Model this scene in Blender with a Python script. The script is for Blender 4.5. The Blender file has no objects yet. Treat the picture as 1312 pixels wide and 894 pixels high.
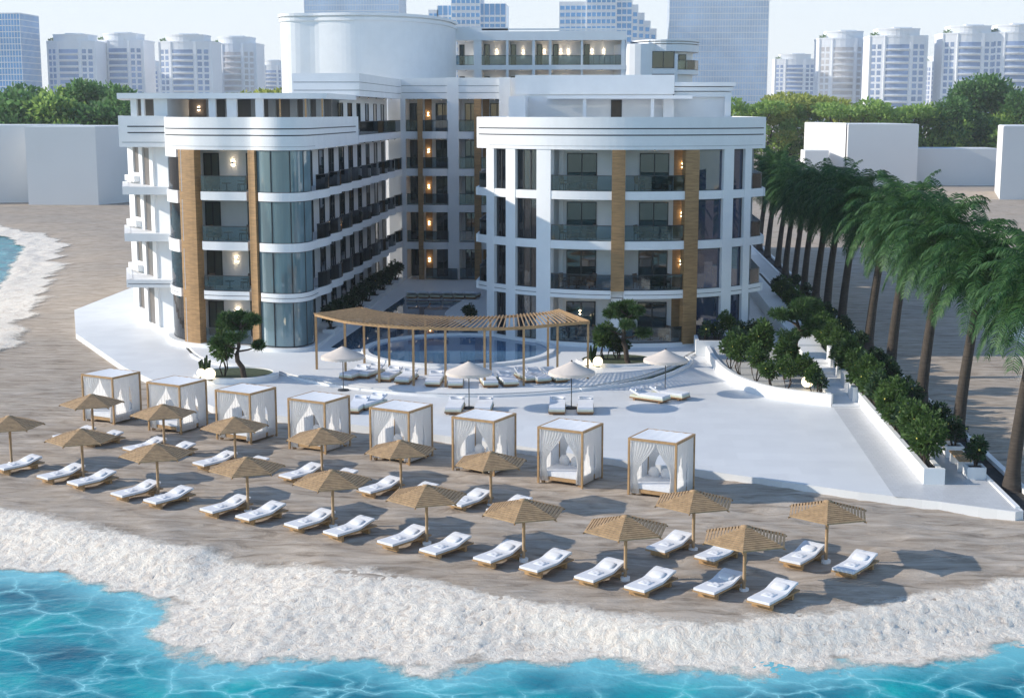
import bpy, math, random
from mathutils import Vector, Matrix, noise
import numpy as np
random.seed(7)
R = math.radians
SC = bpy.context.scene
COL = SC.collection
PI = math.pi

# ------------------------------------------------------------------ survey helpers (camera of the photograph)
FPX, PX0, PY0, CAMH = 1822.0, 656.0, 447.0, 15.0
PITCH = math.atan(302 / FPX)
YAW = math.atan(134 / math.hypot(FPX, 302))
_fw = (-math.sin(YAW) * math.cos(PITCH), math.cos(YAW) * math.cos(PITCH), -math.sin(PITCH))
_rt = (math.cos(YAW), math.sin(YAW), 0)
_up = (-math.sin(YAW) * math.sin(PITCH), math.cos(YAW) * math.sin(PITCH), math.cos(PITCH))
def _ray(x, y):
    a = (x - PX0) / FPX; b = -(y - PY0) / FPX
    return [_fw[i] + a * _rt[i] + b * _up[i] for i in range(3)]
def G(x, y, z=0.0):
    d = _ray(x, y); t = (z - CAMH) / d[2]
    return d[0] * t, d[1] * t
def onY(x, Y, y=200):
    d = _ray(x, y); return d[0] * Y / d[1]
def onX(x, X, y=200):
    d = _ray(x, y); return d[1] * X / d[0]

# ------------------------------------------------------------------ materials
MATS = {}
def newmat(name):
    m = bpy.data.materials.new(name); m.use_nodes = True
    nt = m.node_tree; b = nt.nodes['Principled BSDF']
    MATS[name] = m
    return m, nt, b
def N(nt, t, **kw):
    n = nt.nodes.new(t)
    for k, v in kw.items(): setattr(n, k, v)
    return n
def noise_tex(nt, scale, detail=4, rough=.55, vec=None, dim=None):
    n = N(nt, 'ShaderNodeTexNoise'); n.inputs['Scale'].default_value = scale
    n.inputs['Detail'].default_value = detail; n.inputs['Roughness'].default_value = rough
    if vec: nt.links.new(vec, n.inputs['Vector'])
    return n
def ramp(nt, src, stops):
    r = N(nt, 'ShaderNodeValToRGB')
    el = r.color_ramp.elements
    while len(el) < len(stops): el.new(.5)
    for e, (p, c) in zip(el, stops):
        e.position = p; e.color = (*c, 1) if len(c) == 3 else c
    nt.links.new(src, r.inputs['Fac']); return r
def objvec(nt, scale=(1, 1, 1), rot=(0, 0, 0)):
    g = N(nt, 'ShaderNodeNewGeometry'); m = N(nt, 'ShaderNodeMapping')
    m.inputs['Scale'].default_value = scale; m.inputs['Rotation'].default_value = rot
    nt.links.new(g.outputs['Position'], m.inputs['Vector']); return m.outputs['Vector']
def bump(nt, b, src, strength=.3, dist=.02):
    n = N(nt, 'ShaderNodeBump'); n.inputs['Strength'].default_value = strength; n.inputs['Distance'].default_value = dist
    nt.links.new(src, n.inputs['Height']); nt.links.new(n.outputs['Normal'], b.inputs['Normal'])
def simple(name, col, rough=.6, var=.08, scale=3.0, metal=0, spec=.5, bmp=0, stretch=(1, 1, 1), rot=(0, 0, 0)):
    m, nt, b = newmat(name)
    v = objvec(nt, stretch, rot)
    n = noise_tex(nt, scale, 5, .6, v)
    lo = tuple(max(0, c * (1 - var)) for c in col); hi = tuple(min(1, c * (1 + var)) for c in col)
    r = ramp(nt, n.outputs['Fac'], [(.3, lo), (.7, hi)])
    nt.links.new(r.outputs['Color'], b.inputs['Base Color'])
    b.inputs['Roughness'].default_value = rough; b.inputs['Metallic'].default_value = metal
    b.inputs['Specular IOR Level'].default_value = spec
    if bmp: bump(nt, b, n.outputs['Fac'], bmp, .02)
    return m
def emit(name, col, s):
    m, nt, b = newmat(name)
    b.inputs['Base Color'].default_value = (*col, 1)
    b.inputs['Emission Color'].default_value = (*col, 1); b.inputs['Emission Strength'].default_value = s
    return m

plaster = simple('white_plaster', (.78, .78, .78), .65, .035, .9, bmp=.03)
stone = simple('white_deck_stone', (.80, .80, .79), .5, .03, .35)
def paved(name, col, size, mortar):
    m, nt, b = newmat(name)
    v = objvec(nt)
    br = N(nt, 'ShaderNodeTexBrick'); br.offset = .5
    br.inputs['Scale'].default_value = 1; br.inputs['Brick Width'].default_value = size; br.inputs['Row Height'].default_value = size
    br.inputs['Mortar Size'].default_value = .008
    c1 = tuple(c * .93 for c in col)
    br.inputs['Color1'].default_value = (*col, 1); br.inputs['Color2'].default_value = (*c1, 1)
    br.inputs['Mortar'].default_value = (*[c * mortar for c in col], 1)
    nt.links.new(v, br.inputs['Vector'])
    n = noise_tex(nt, .6, 5, .6, v)
    mx = N(nt, 'ShaderNodeMix', data_type='RGBA', blend_type='MULTIPLY'); mx.inputs[0].default_value = 1
    r = ramp(nt, n.outputs['Fac'], [(.25, (.93, .93, .94)), (.75, (1, 1, 1))])
    nt.links.new(br.outputs['Color'], mx.inputs[6]); nt.links.new(r.outputs['Color'], mx.inputs[7])
    nt.links.new(mx.outputs[2], b.inputs['Base Color']); b.inputs['Roughness'].default_value = .45
    return m
deckmat = paved('pale_deck_tiles', (.78, .78, .77), 1.2, .93)
pathmat = paved('pale_path_paving', (.60, .60, .60), .3, .8)
woodcol = simple('honey_wood_cladding', (.32, .185, .078), .5, .32, 2.2, stretch=(.6, .6, 5), bmp=.15)
wood = simple('teak_wood', (.40, .245, .115), .6, .22, 6, stretch=(1, 1, 1), bmp=.1)
wood2 = simple('weathered_slat_wood', (.37, .24, .125), .65, .25, 5, bmp=.1)
bedwood = simple('brown_bed_wood', (.27, .15, .07), .6, .25, 5)
darkmetal = simple('dark_metal', (.03, .035, .04), .4, .2, 4, metal=.3)
whitemetal = simple('white_metal', (.7, .7, .7), .4, .05, 3)
cushion = simple('white_cushion_fabric', (.74, .75, .78), .9, .05, 5, spec=.2, bmp=.1)
cream = simple('cream_canopy_fabric', (.64, .56, .49), .9, .06, 4, spec=.2)
creamcush = simple('pale_green_cushion_fabric', (.62, .63, .50), .9, .08, 4, spec=.2)
soil = simple('dark_planting_soil', (.035, .032, .03), .95, .5, 5, bmp=.3)
turf = simple('planting_bed_turf', (.055, .075, .035), .95, .45, 5, bmp=.4)
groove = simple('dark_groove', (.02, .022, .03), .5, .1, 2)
brown_panel = simple('grey_brown_roof_panel', (.17, .15, .14), .4, .35, .8, stretch=(1, 1, .02))
massing = simple('plain_rendered_wall', (.72, .71, .70), .75, .03, .1)
barkm = simple('palm_bark', (.055, .042, .032), .9, .4, 3, stretch=(1, 1, 5), bmp=.5)
barkd = simple('dark_bark', (.05, .035, .025), .9, .35, 6, bmp=.4)
chairmat = simple('brown_rattan', (.13, .085, .06), .7, .3, 8)
curtain_m = simple('grey_curtain', (.30, .28, .30), .9, .1, 3, stretch=(3, 3, .1))
room_m = simple('room_plaster', (.55, .54, .54), .8, .04, 1)

def cloth(name, col, tr):
    m, nt, b = newmat(name)
    n = noise_tex(nt, 3, 3, .5, objvec(nt, (3, 3, .6)))
    r = ramp(nt, n.outputs['Fac'], [(.3, tuple(c * .95 for c in col)), (.7, col)])
    nt.links.new(r.outputs['Color'], b.inputs['Base Color']); b.inputs['Roughness'].default_value = .9
    b.inputs['Specular IOR Level'].default_value = .1
    t = N(nt, 'ShaderNodeBsdfTranslucent'); nt.links.new(r.outputs['Color'], t.inputs['Color'])
    mx = N(nt, 'ShaderNodeMixShader'); mx.inputs[0].default_value = tr
    nt.links.new(b.outputs[0], mx.inputs[1]); nt.links.new(t.outputs[0], mx.inputs[2])
    nt.links.new(mx.outputs[0], nt.nodes['Material Output'].inputs['Surface'])
    return m
drape = cloth('white_drape', (.90, .89, .88), .6)
canvas = cloth('white_canvas', (.86, .86, .86), .1)

def glass(name, tint, opac, rough=.03, body=(.02, .03, .035)):
    """tinted glazing: part see-through, part dark body, clear reflections"""
    m, nt, b = newmat(name)
    n = noise_tex(nt, .5, 2, .5, objvec(nt, (1, 1, .3)))
    r = ramp(nt, n.outputs['Fac'], [(.35, tuple(c * .75 for c in body)), (.65, tuple(c * 1.25 for c in body))])
    nt.links.new(r.outputs['Color'], b.inputs['Base Color'])
    b.inputs['Roughness'].default_value = rough; b.inputs['Specular IOR Level'].default_value = .9
    b.inputs['IOR'].default_value = 1.6
    t = N(nt, 'ShaderNodeBsdfTransparent'); t.inputs['Color'].default_value = (*tint, 1)
    gl = N(nt, 'ShaderNodeBsdfGlossy'); gl.inputs['Roughness'].default_value = rough
    fr = N(nt, 'ShaderNodeFresnel'); fr.inputs['IOR'].default_value = 1.6
    m1 = N(nt, 'ShaderNodeMixShader'); nt.links.new(fr.outputs[0], m1.inputs[0])
    nt.links.new(t.outputs[0], m1.inputs[1]); nt.links.new(gl.outputs[0], m1.inputs[2])
    mx = N(nt, 'ShaderNodeMixShader'); mx.inputs[0].default_value = opac
    nt.links.new(m1.outputs[0], mx.inputs[1]); nt.links.new(b.outputs[0], mx.inputs[2])
    nt.links.new(mx.outputs[0], nt.nodes['Material Output'].inputs['Surface'])
    return m
win_glass = glass('dark_window_glass', (.3, .38, .42), .7, .02, (.012, .034, .042))
curt_glass = glass('curtained_glass', (.4, .45, .48), .9, .03, (.13, .165, .155))
blue_glass = glass('blue_coated_glass', (.4, .45, .5), .92, .02, (.025, .04, .085))
room_glass = glass('tinted_room_glass', (.62, .66, .70), .25, .02, (.03, .035, .045))
bay_glass = glass('pale_blue_bay_glass', (.6, .7, .72), .8, .03, (.17, .26, .29))
rail_glass = glass('teal_railing_glass', (.50, .62, .68), .06, .03, (.02, .06, .07))
tower_glass = glass('blue_tower_glass', (.6, .7, .8), .95, .08, (.16, .33, .55))

lampm = emit('warm_lamp', (1, .78, .52), 30)
spotm = emit('ceiling_spot', (1, .86, .68), 10)
globem = emit('warm_globe', (1, .84, .55), 1.5)

def leafmat(name, dark, light, trans=.25, rough=.55):
    m, nt, b = newmat(name)
    g = N(nt, 'ShaderNodeNewGeometry')
    r = ramp(nt, g.outputs['Random Per Island'], [(0, dark), (.6, tuple((a + c) / 2 for a, c in zip(dark, light))), (1, light)])
    nt.links.new(r.outputs['Color'], b.inputs['Base Color']); b.inputs['Roughness'].default_value = rough
    b.inputs['Specular IOR Level'].default_value = .3
    t = N(nt, 'ShaderNodeBsdfTranslucent'); nt.links.new(r.outputs['Color'], t.inputs['Color'])
    mx = N(nt, 'ShaderNodeMixShader'); mx.inputs[0].default_value = trans
    nt.links.new(b.outputs[0], mx.inputs[1]); nt.links.new(t.outputs[0], mx.inputs[2])
    nt.links.new(mx.outputs[0], nt.nodes['Material Output'].inputs['Surface'])
    return m
palmleaf = leafmat('palm_frond', (.02, .07, .022), (.085, .18, .055), .35)
bushleaf = leafmat('bush_leaf', (.03, .07, .016), (.11, .19, .05), .4)
darkleaf = leafmat('dark_shrub_leaf', (.014, .04, .016), (.05, .10, .04), .3)
pineleaf = leafmat('pine_needle', (.022, .06, .018), (.085, .16, .045), .3)
treeleaf_d = leafmat('deep_green_leaf', (.06, .15, .05), (.18, .33, .11), .55)
treeleaf_l = leafmat('fresh_green_leaf', (.18, .31, .07), (.40, .55, .15), .6)
treeleaf_y = leafmat('olive_yellow_leaf', (.26, .31, .06), (.50, .53, .15), .6)
yellowf = simple('yellow_blossom', (.7, .6, .12), .7, .1, 5)

# sand, shore foam, sea, pool
def mk_sand():
    m, nt, b = newmat('rippled_beach_sand')
    v = objvec(nt, (.42, 1.7, 1), (0, 0, R(10)))
    n1 = noise_tex(nt, 1.25, 8, .64, v); n1.inputs['Distortion'].default_value = .8
    v2 = objvec(nt, (1, 1, 1)); n2 = noise_tex(nt, .12, 4, .55, v2); n3 = noise_tex(nt, 14, 3, .7, v2)
    r1 = ramp(nt, n1.outputs['Fac'], [(.28, (.20, .16, .12)), (.44, (.41, .335, .265)), (.58, (.52, .44, .36)), (.75, (.64, .55, .465))])
    r2 = ramp(nt, n2.outputs['Fac'], [(.3, (.86, .88, .90)), (.7, (1.0, .98, .95))])
    mx = N(nt, 'ShaderNodeMix', data_type='RGBA', blend_type='MULTIPLY'); mx.inputs[0].default_value = 1
    nt.links.new(r1.outputs['Color'], mx.inputs[6]); nt.links.new(r2.outputs['Color'], mx.inputs[7])
    nt.links.new(mx.outputs[2], b.inputs['Base Color'])
    b.inputs['Roughness'].default_value = .95; b.inputs['Specular IOR Level'].default_value = .15
    ad = N(nt, 'ShaderNodeMath', operation='MULTIPLY_ADD'); ad.inputs[1].default_value = .12
    nt.links.new(n3.outputs['Fac'], ad.inputs[0]); nt.links.new(n1.outputs['Fac'], ad.inputs[2])
    bump(nt, b, ad.outputs[0], .75, .14)
    return m
sand = mk_sand()
def mk_foam():
    m, nt, b = newmat('white_surf')
    v = objvec(nt)
    n = noise_tex(nt, 2.6, 9, .72, v); n.inputs['Distortion'].default_value = 1.5
    n2 = noise_tex(nt, 9, 5, .7, v)
    r = ramp(nt, n.outputs['Fac'], [(.27, (.46, .37, .29)), (.40, (.78, .67, .55)), (.55, (.90, .82, .70))])
    nt.links.new(r.outputs['Color'], b.inputs['Base Color'])
    b.inputs['Roughness'].default_value = .7
    ad = N(nt, 'ShaderNodeMath', operation='MULTIPLY_ADD'); ad.inputs[1].default_value = .5
    nt.links.new(n2.outputs['Fac'], ad.inputs[0]); nt.links.new(n.outputs['Fac'], ad.inputs[2])
    bump(nt, b, ad.outputs[0], .7, .12)
    # the surf thins out to bare sand along its ragged upper edge
    at = N(nt, 'ShaderNodeAttribute'); at.attribute_name = 'cover'
    ad2 = N(nt, 'ShaderNodeMath', operation='ADD'); nt.links.new(at.outputs['Fac'], ad2.inputs[0])
    n4 = noise_tex(nt, 2.4, 8, .72, v); nt.links.new(n4.outputs['Fac'], ad2.inputs[1])
    rr = ramp(nt, ad2.outputs[0], [(.55, (0, 0, 0)), (1.0, (1, 1, 1))])
    tr = N(nt, 'ShaderNodeBsdfTransparent'); mx = N(nt, 'ShaderNodeMixShader')
    nt.links.new(rr.outputs['Color'], mx.inputs[0]); nt.links.new(tr.outputs[0], mx.inputs[1]); nt.links.new(b.outputs[0], mx.inputs[2])
    nt.links.new(mx.outputs[0], nt.nodes['Material Output'].inputs['Surface'])
    return m
foam = mk_foam()
def mk_sea():
    m, nt, b = newmat('turquoise_sea')
    v = objvec(nt, (1, 1.25, 1))
    nz = noise_tex(nt, .8, 4, .55, v)
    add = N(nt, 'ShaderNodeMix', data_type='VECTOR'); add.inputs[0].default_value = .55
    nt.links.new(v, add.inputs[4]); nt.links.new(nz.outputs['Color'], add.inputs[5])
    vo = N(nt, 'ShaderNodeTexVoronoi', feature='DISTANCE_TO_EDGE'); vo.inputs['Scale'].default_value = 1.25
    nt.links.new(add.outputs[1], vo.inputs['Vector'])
    r = ramp(nt, vo.outputs['Distance'], [(0, (1, 1, 1)), (.018, (.42, .42, .42)), (.11, (0, 0, 0))])  # web of caustic light painted into the water colour as pale lines
    n2 = noise_tex(nt, .30, 4, .6, v)
    base = ramp(nt, n2.outputs['Fac'], [(.30, (.0, .10, .16)), (.46, (.0, .20, .27)), (.6, (.0, .31, .36)), (.78, (.0, .46, .43))])
    at = N(nt, 'ShaderNodeAttribute'); at.attribute_name = 'shallow'
    sh = N(nt, 'ShaderNodeMix', data_type='RGBA'); nt.links.new(at.outputs['Fac'], sh.inputs[0])
    nt.links.new(base.outputs['Color'], sh.inputs[6]); sh.inputs[7].default_value = (.16, .50, .57, 1)
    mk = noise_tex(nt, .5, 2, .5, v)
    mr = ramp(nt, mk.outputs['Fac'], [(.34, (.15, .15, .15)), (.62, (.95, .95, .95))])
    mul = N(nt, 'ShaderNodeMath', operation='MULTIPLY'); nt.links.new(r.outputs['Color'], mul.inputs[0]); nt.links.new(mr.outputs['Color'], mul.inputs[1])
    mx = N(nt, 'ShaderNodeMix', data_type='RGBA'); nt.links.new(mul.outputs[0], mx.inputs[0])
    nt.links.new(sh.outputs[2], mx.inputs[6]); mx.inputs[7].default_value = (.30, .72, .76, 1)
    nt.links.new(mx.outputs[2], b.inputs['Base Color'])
    b.inputs['Roughness'].default_value = .12; b.inputs['Specular IOR Level'].default_value = .09
    n5 = noise_tex(nt, 2.2, 4, .6, v); bump(nt, b, n5.outputs['Fac'], .25, .15)
    return m
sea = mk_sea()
def mk_pool(name, col):
    m, nt, b = newmat(name)
    v = objvec(nt); n = noise_tex(nt, .25, 3, .5, v)
    r = ramp(nt, n.outputs['Fac'], [(.3, tuple(c * .8 for c in col)), (.7, tuple(c * 1.15 for c in col))])
    nt.links.new(r.outputs['Color'], b.inputs['Base Color']); b.inputs['Roughness'].default_value = .025
    b.inputs['IOR'].default_value = 1.45; b.inputs['Specular IOR Level'].default_value = .7
    n2 = noise_tex(nt, 1.1, 2, .5, v); bump(nt, b, n2.outputs['Fac'], .02, .03)
    return m
poolw = mk_pool('blue_pool_water', (.10, .20, .33))
poolw2 = mk_pool('dark_pool_water', (.07, .13, .20))

# ------------------------------------------------------------------ object helpers
def put(o, name=None):
    COL.objects.link(o); return o
def thing(name, label, cat, loc=(0, 0, 0), rotz=0, group=None, kind=None):
    o = bpy.data.objects.new(name, None); o.empty_display_size = .2
    put(o); o.location = loc; o.rotation_euler = (0, 0, rotz)
    tag(o, label, cat, group, kind); return o
def tag(o, label=None, cat=None, group=None, kind=None):
    if label: o['label'] = label
    if cat: o['category'] = cat
    if group: o['group'] = group
    if kind: o['kind'] = kind
    return o
def children(o): return [c for c in o.children]
def dup(root, loc=None, rotz=None, label=None, group=None, scale=None):
    def rec(o, p):
        c = o.copy(); COL.objects.link(c); c.parent = p
        for ch in kids.get(o.name, []): rec(ch, c)
        return c
    kids = KIDS
    c = rec(root, None)
    if loc is not None: c.location = loc
    if rotz is not None: c.rotation_euler = (0, 0, rotz)
    if scale is not None: c.scale = (scale,) * 3 if not hasattr(scale, '__len__') else scale
    if label: c['label'] = label
    if group: c['group'] = group
    return c
KIDS = {}
class MB:
    def __init__(s): s.v = []; s.f = []; s.m = []; s.sm = []
    def add(s, vs, fs, mi=0, smooth=False):
        o = len(s.v); s.v += [tuple(q) for q in vs]
        for f in fs: s.f.append([i + o for i in f]); s.m.append(mi); s.sm.append(smooth)
    def box(s, x0, x1, y0, y1, z0, z1, mi=0):
        vs = [(x0, y0, z0), (x1, y0, z0), (x1, y1, z0), (x0, y1, z0), (x0, y0, z1), (x1, y0, z1), (x1, y1, z1), (x0, y1, z1)]
        s.add(vs, [(3, 2, 1, 0), (4, 5, 6, 7), (0, 1, 5, 4), (1, 2, 6, 5), (2, 3, 7, 6), (3, 0, 4, 7)], mi); return s
    def obox(s, c, sz, rz=0, mi=0, ry=0, rx=0):
        M = Matrix.Translation(c) @ Matrix.Rotation(rz, 4, 'Z') @ Matrix.Rotation(ry, 4, 'Y') @ Matrix.Rotation(rx, 4, 'X')
        h = [q / 2 for q in sz]
        vs = [M @ Vector((a * h[0], b * h[1], d * h[2])) for d in (-1, 1) for a, b in ((-1, -1), (1, -1), (1, 1), (-1, 1))]
        s.add(vs, [(3, 2, 1, 0), (4, 5, 6, 7), (0, 1, 5, 4), (1, 2, 6, 5), (2, 3, 7, 6), (3, 0, 4, 7)], mi); return s
    def prism(s, poly, z0, z1, mi=0):
        n = len(poly)
        a = sum(poly[i][0] * poly[(i + 1) % n][1] - poly[(i + 1) % n][0] * poly[i][1] for i in range(n))
        if a < 0: poly = poly[::-1]
        vs = [(x, y, z0) for x, y in poly] + [(x, y, z1) for x, y in poly]
        s.add(vs, [tuple(range(n))[::-1], tuple(range(n, 2 * n))] + [(i, (i + 1) % n, n + (i + 1) % n, n + i) for i in range(n)], mi); return s
    def ribbon(s, path, t, z0, z1, mi=0, closed=False, off=0.0):
        """a wall of thickness t along a plan path; off moves it to the left of the path"""
        n = len(path); L = []; Rr = []
        for i, p in enumerate(path):
            a = path[i - 1] if (i or closed) else p; b = path[(i + 1) % n] if (i < n - 1 or closed) else p
            d = Vector((b[0] - a[0], b[1] - a[1]))
            d = d.normalized() if d.length else Vector((1, 0)); nrm = Vector((-d.y, d.x))
            L.append((p[0] + nrm.x * (off + t), p[1] + nrm.y * (off + t))); Rr.append((p[0] + nrm.x * off, p[1] + nrm.y * off))
        vs = [(x, y, z0) for x, y in Rr] + [(x, y, z0) for x, y in L] + [(x, y, z1) for x, y in Rr] + [(x, y, z1) for x, y in L]
        fs = []
        for i in range(n if closed else n - 1):
            j = (i + 1) % n
            fs += [(i, j, 2 * n + j, 2 * n + i), (n + j, n + i, 3 * n + i, 3 * n + j), (2 * n + i, 2 * n + j, 3 * n + j, 3 * n + i), (j, i, n + i, n + j)]
        if not closed: fs += [(n, 0, 2 * n, 3 * n), (n - 1, 2 * n - 1, 4 * n - 1, 3 * n - 1)]
        s.add(vs, fs, mi); return s
    def tube(s, path, rad, seg=8, mi=0, cap=True):
        n = len(path); rs = rad if hasattr(rad, '__len__') else [rad] * n
        P = [Vector(p) for p in path]; vs = []
        for i, p in enumerate(P):
            d = (P[min(i + 1, n - 1)] - P[max(i - 1, 0)]).normalized()
            u = d.cross(Vector((0, 0, 1))) if abs(d.z) < .95 else d.cross(Vector((1, 0, 0)))
            u.normalize(); w = d.cross(u)
            for k in range(seg):
                a = 2 * PI * k / seg; vs.append(p + (u * math.cos(a) + w * math.sin(a)) * rs[i])
        fs = [(i * seg + k, i * seg + (k + 1) % seg, (i + 1) * seg + (k + 1) % seg, (i + 1) * seg + k) for i in range(n - 1) for k in range(seg)]
        if cap: fs += [tuple(range(seg)), tuple(range((n - 1) * seg, n * seg))[::-1]]
        s.add(vs, fs, mi, True); return s
    def lathe(s, prof, seg=20, c=(0, 0, 0), mi=0, smooth=True):
        n = len(prof); vs = []
        for r, z in prof:
            for k in range(seg):
                a = 2 * PI * k / seg; vs.append((c[0] + r * math.cos(a), c[1] + r * math.sin(a), c[2] + z))
        fs = [(i * seg + k, i * seg + (k + 1) % seg, (i + 1) * seg + (k + 1) % seg, (i + 1) * seg + k) for i in range(n - 1) for k in range(seg)]
        s.add(vs, fs, mi, smooth); return s
    def ball(s, c, r, seg=16, mi=0, sz=1.0):
        return s.lathe([(max(.001, r * math.sin(PI * i / 10)), -r * sz * math.cos(PI * i / 10)) for i in range(11)], seg, c, mi)
    def mesh(s, name, mats):
        me = bpy.data.meshes.new(name); me.from_pydata(s.v, [], s.f)
        for m in (mats if isinstance(mats, (list, tuple)) else [mats]): me.materials.append(m)
        me.polygons.foreach_set('material_index', s.m); me.polygons.foreach_set('use_smooth', s.sm)
        me.update(); return me
    def build(s, name, mats, parent=None, world=True):
        if parent is not None and world:
            L = WORLD(parent)
            if L.length: s.v = [(x - L.x, y - L.y, z - L.z) for x, y, z in s.v]
        o = bpy.data.objects.new(name, s.mesh(name, mats)); put(o)
        if parent is not None: o.parent = parent; KIDS.setdefault(parent.name, []).append(o)
        return o
def WORLD(o):
    v = Vector((0, 0, 0))
    while o: v = v + Vector(o.location); o = o.parent
    return v
def share(o, name, parent, loc=(0, 0, 0)):
    c = o.copy(); COL.objects.link(c); c.name = name; c.parent = parent; c.location = loc
    KIDS.setdefault(parent.name, []).append(c); return c
def spline(pts, n=8, closed=False):
    P = [Vector((*p, 0)) for p in pts]; out = []; m = len(P)
    for i in range(m if closed else m - 1):
        if closed: a, b, c, d = P[i - 1], P[i], P[(i + 1) % m], P[(i + 2) % m]
        else: a, b, c, d = P[max(i - 1, 0)], P[i], P[i + 1], P[min(i + 2, m - 1)]
        for k in range(n):
            t = k / n
            q = .5 * ((2 * b) + (c - a) * t + (2 * a - 5 * b + 4 * c - d) * t * t + (3 * b - a - 3 * c + d) * t ** 3)
            out.append((q.x, q.y))
    if not closed: out.append(tuple(P[-1][:2]))
    return out
def ell(cx, cy, rx, ry, n=48, rot=0, a0=0, a1=360):
    full = abs(a1 - a0) >= 360; out = []
    for i in range(n if full else n + 1):
        a = R(a0 + (a1 - a0) * i / n); x, y = rx * math.cos(a), ry * math.sin(a)
        out.append((cx + x * math.cos(rot) - y * math.sin(rot), cy + x * math.sin(rot) + y * math.cos(rot)))
    return out
def sheet(name, poly, z, mat, parent=None, kind=None, t=0):
    mb = MB()
    if t: mb.prism(poly, z - t, z)
    else:
        a = sum(poly[i][0] * poly[(i + 1) % len(poly)][1] - poly[(i + 1) % len(poly)][0] * poly[i][1] for i in range(len(poly)))
        if a < 0: poly = poly[::-1]
        mb.add([(x, y, z) for x, y in poly], [tuple(range(len(poly)))])
    o = mb.build(name, mat, parent)
    if kind: o['kind'] = kind
    return o
ORD = ['first', 'second', 'third', 'fourth', 'fifth', 'sixth', 'seventh', 'eighth', 'ninth', 'tenth', 'eleventh', 'twelfth', 'thirteenth', 'fourteenth', 'fifteenth', 'sixteenth', 'seventeenth', 'eighteenth', 'nineteenth', 'twentieth']
ORD += ['twenty-' + q for q in ORD[:9]] + ['thirtieth'] + ['thirty-' + q for q in ORD[:9]] + ['fortieth'] + ['forty-' + q for q in ORD[:9]]

# foliage
def leaf(mb, p, d, up, L, W, mi=0):
    s_ = d.cross(up)
    if s_.length < 1e-4: s_ = Vector((1, 0, 0))
    s_.normalize(); s_ *= W / 2
    mb.add([p - s_ * .3, p + d * L * .45 - s_, p + d * L, p + d * L * .45 + s_], [(0, 1, 2, 3)], mi)
def leaf_cloud(mb, blobs, n, size, rng, mi=0, asp=.55, fill=.45):
    tot = sum(b[3] * b[4] * b[5] for b in blobs) or 1
    for b in blobs:
        c = Vector(b[:3]); k = max(8, int(n * (b[3] * b[4] * b[5]) ** .67 / sum((q[3] * q[4] * q[5]) ** .67 for q in blobs)))
        for _ in range(k):
            u = Vector((rng.gauss(0, 1), rng.gauss(0, 1), rng.gauss(0, 1))).normalized()
            r = (fill + (1 - fill) * rng.random() ** .5) * (1 + rng.gauss(0, .09))
            p = c + Vector((u.x * b[3], u.y * b[4], u.z * b[5])) * r
            d = (u + Vector((rng.uniform(-1, 1), rng.uniform(-1, 1), rng.uniform(-.5, .9))) * .8).normalized()
            up = Vector((rng.uniform(-1, 1), rng.uniform(-1, 1), rng.uniform(-1, 1)))
            L = size * rng.uniform(.6, 1.35); leaf(mb, p, d, up, L, L * asp, mi)
def needle_tuft(mb, c, r, n, rng, L=.32, W=.035, flat=.75):
    for _ in range(n):
        u = Vector((rng.gauss(0, 1), rng.gauss(0, 1), rng.gauss(0, 1))).normalized()
        p = Vector(c) + Vector((u.x * r, u.y * r, u.z * r * flat)) * (rng.random() ** .45)
        d = (u + Vector((rng.uniform(-1, 1), rng.uniform(-1, 1), rng.uniform(-.3, 1.0))) * .7).normalized()
        leaf(mb, p, d, Vector((rng.uniform(-1, 1), rng.uniform(-1, 1), rng.uniform(-1, 1))), L * rng.uniform(.6, 1.3), W)

# ------------------------------------------------------------------ world, sun, camera
W = bpy.data.worlds.new('World'); SC.world = W; W.use_nodes = True
SUN_EL, SUN_ROT = R(24), R(266)
wn = W.node_tree; sky = wn.nodes.new('ShaderNodeTexSky'); sky.sky_type = 'NISHITA'; sky.sun_disc = False
sky.sun_elevation = SUN_EL; sky.sun_rotation = SUN_ROT; sky.air_density = 1.05; sky.dust_density = 0.1; sky.ozone_density = 3.0
bg = wn.nodes['Background']; bg.inputs['Strength'].default_value = .15
# a bright milky bank of air over the city side, under the clear sky
tc = wn.nodes.new('ShaderNodeTexCoord'); sx = wn.nodes.new('ShaderNodeSeparateXYZ')
wn.links.new(tc.outputs['Generated'], sx.inputs[0])
rp = wn.nodes.new('ShaderNodeValToRGB'); wn.links.new(sx.outputs['Z'], rp.inputs['Fac'])
rp.color_ramp.elements[0].position = .0; rp.color_ramp.elements[0].color = (.93,) * 3 + (1,)
rp.color_ramp.elements[1].position = .55; rp.color_ramp.elements[1].color = (0, 0, 0, 1)
e_ = rp.color_ramp.elements.new(.14); e_.color = (.80,) * 3 + (1,)
mr_ = wn.nodes.new('ShaderNodeMapRange'); mr_.inputs['From Min'].default_value = -.35; mr_.inputs['From Max'].default_value = .75; mr_.inputs['To Min'].default_value = .05
wn.links.new(sx.outputs['Y'], mr_.inputs['Value']); mu_ = wn.nodes.new('ShaderNodeMath'); mu_.operation = 'MULTIPLY'
wn.links.new(mr_.outputs[0], mu_.inputs[0]); wn.links.new(rp.outputs['Color'], mu_.inputs[1])
wmx = wn.nodes.new('ShaderNodeMix'); wmx.data_type = 'RGBA'; wn.links.new(mu_.outputs[0], wmx.inputs[0])
wn.links.new(sky.outputs[0], wmx.inputs[6]); wmx.inputs[7].default_value = (4.1, 4.35, 4.7, 1)
wn.links.new(wmx.outputs[2], bg.inputs['Color'])

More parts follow.
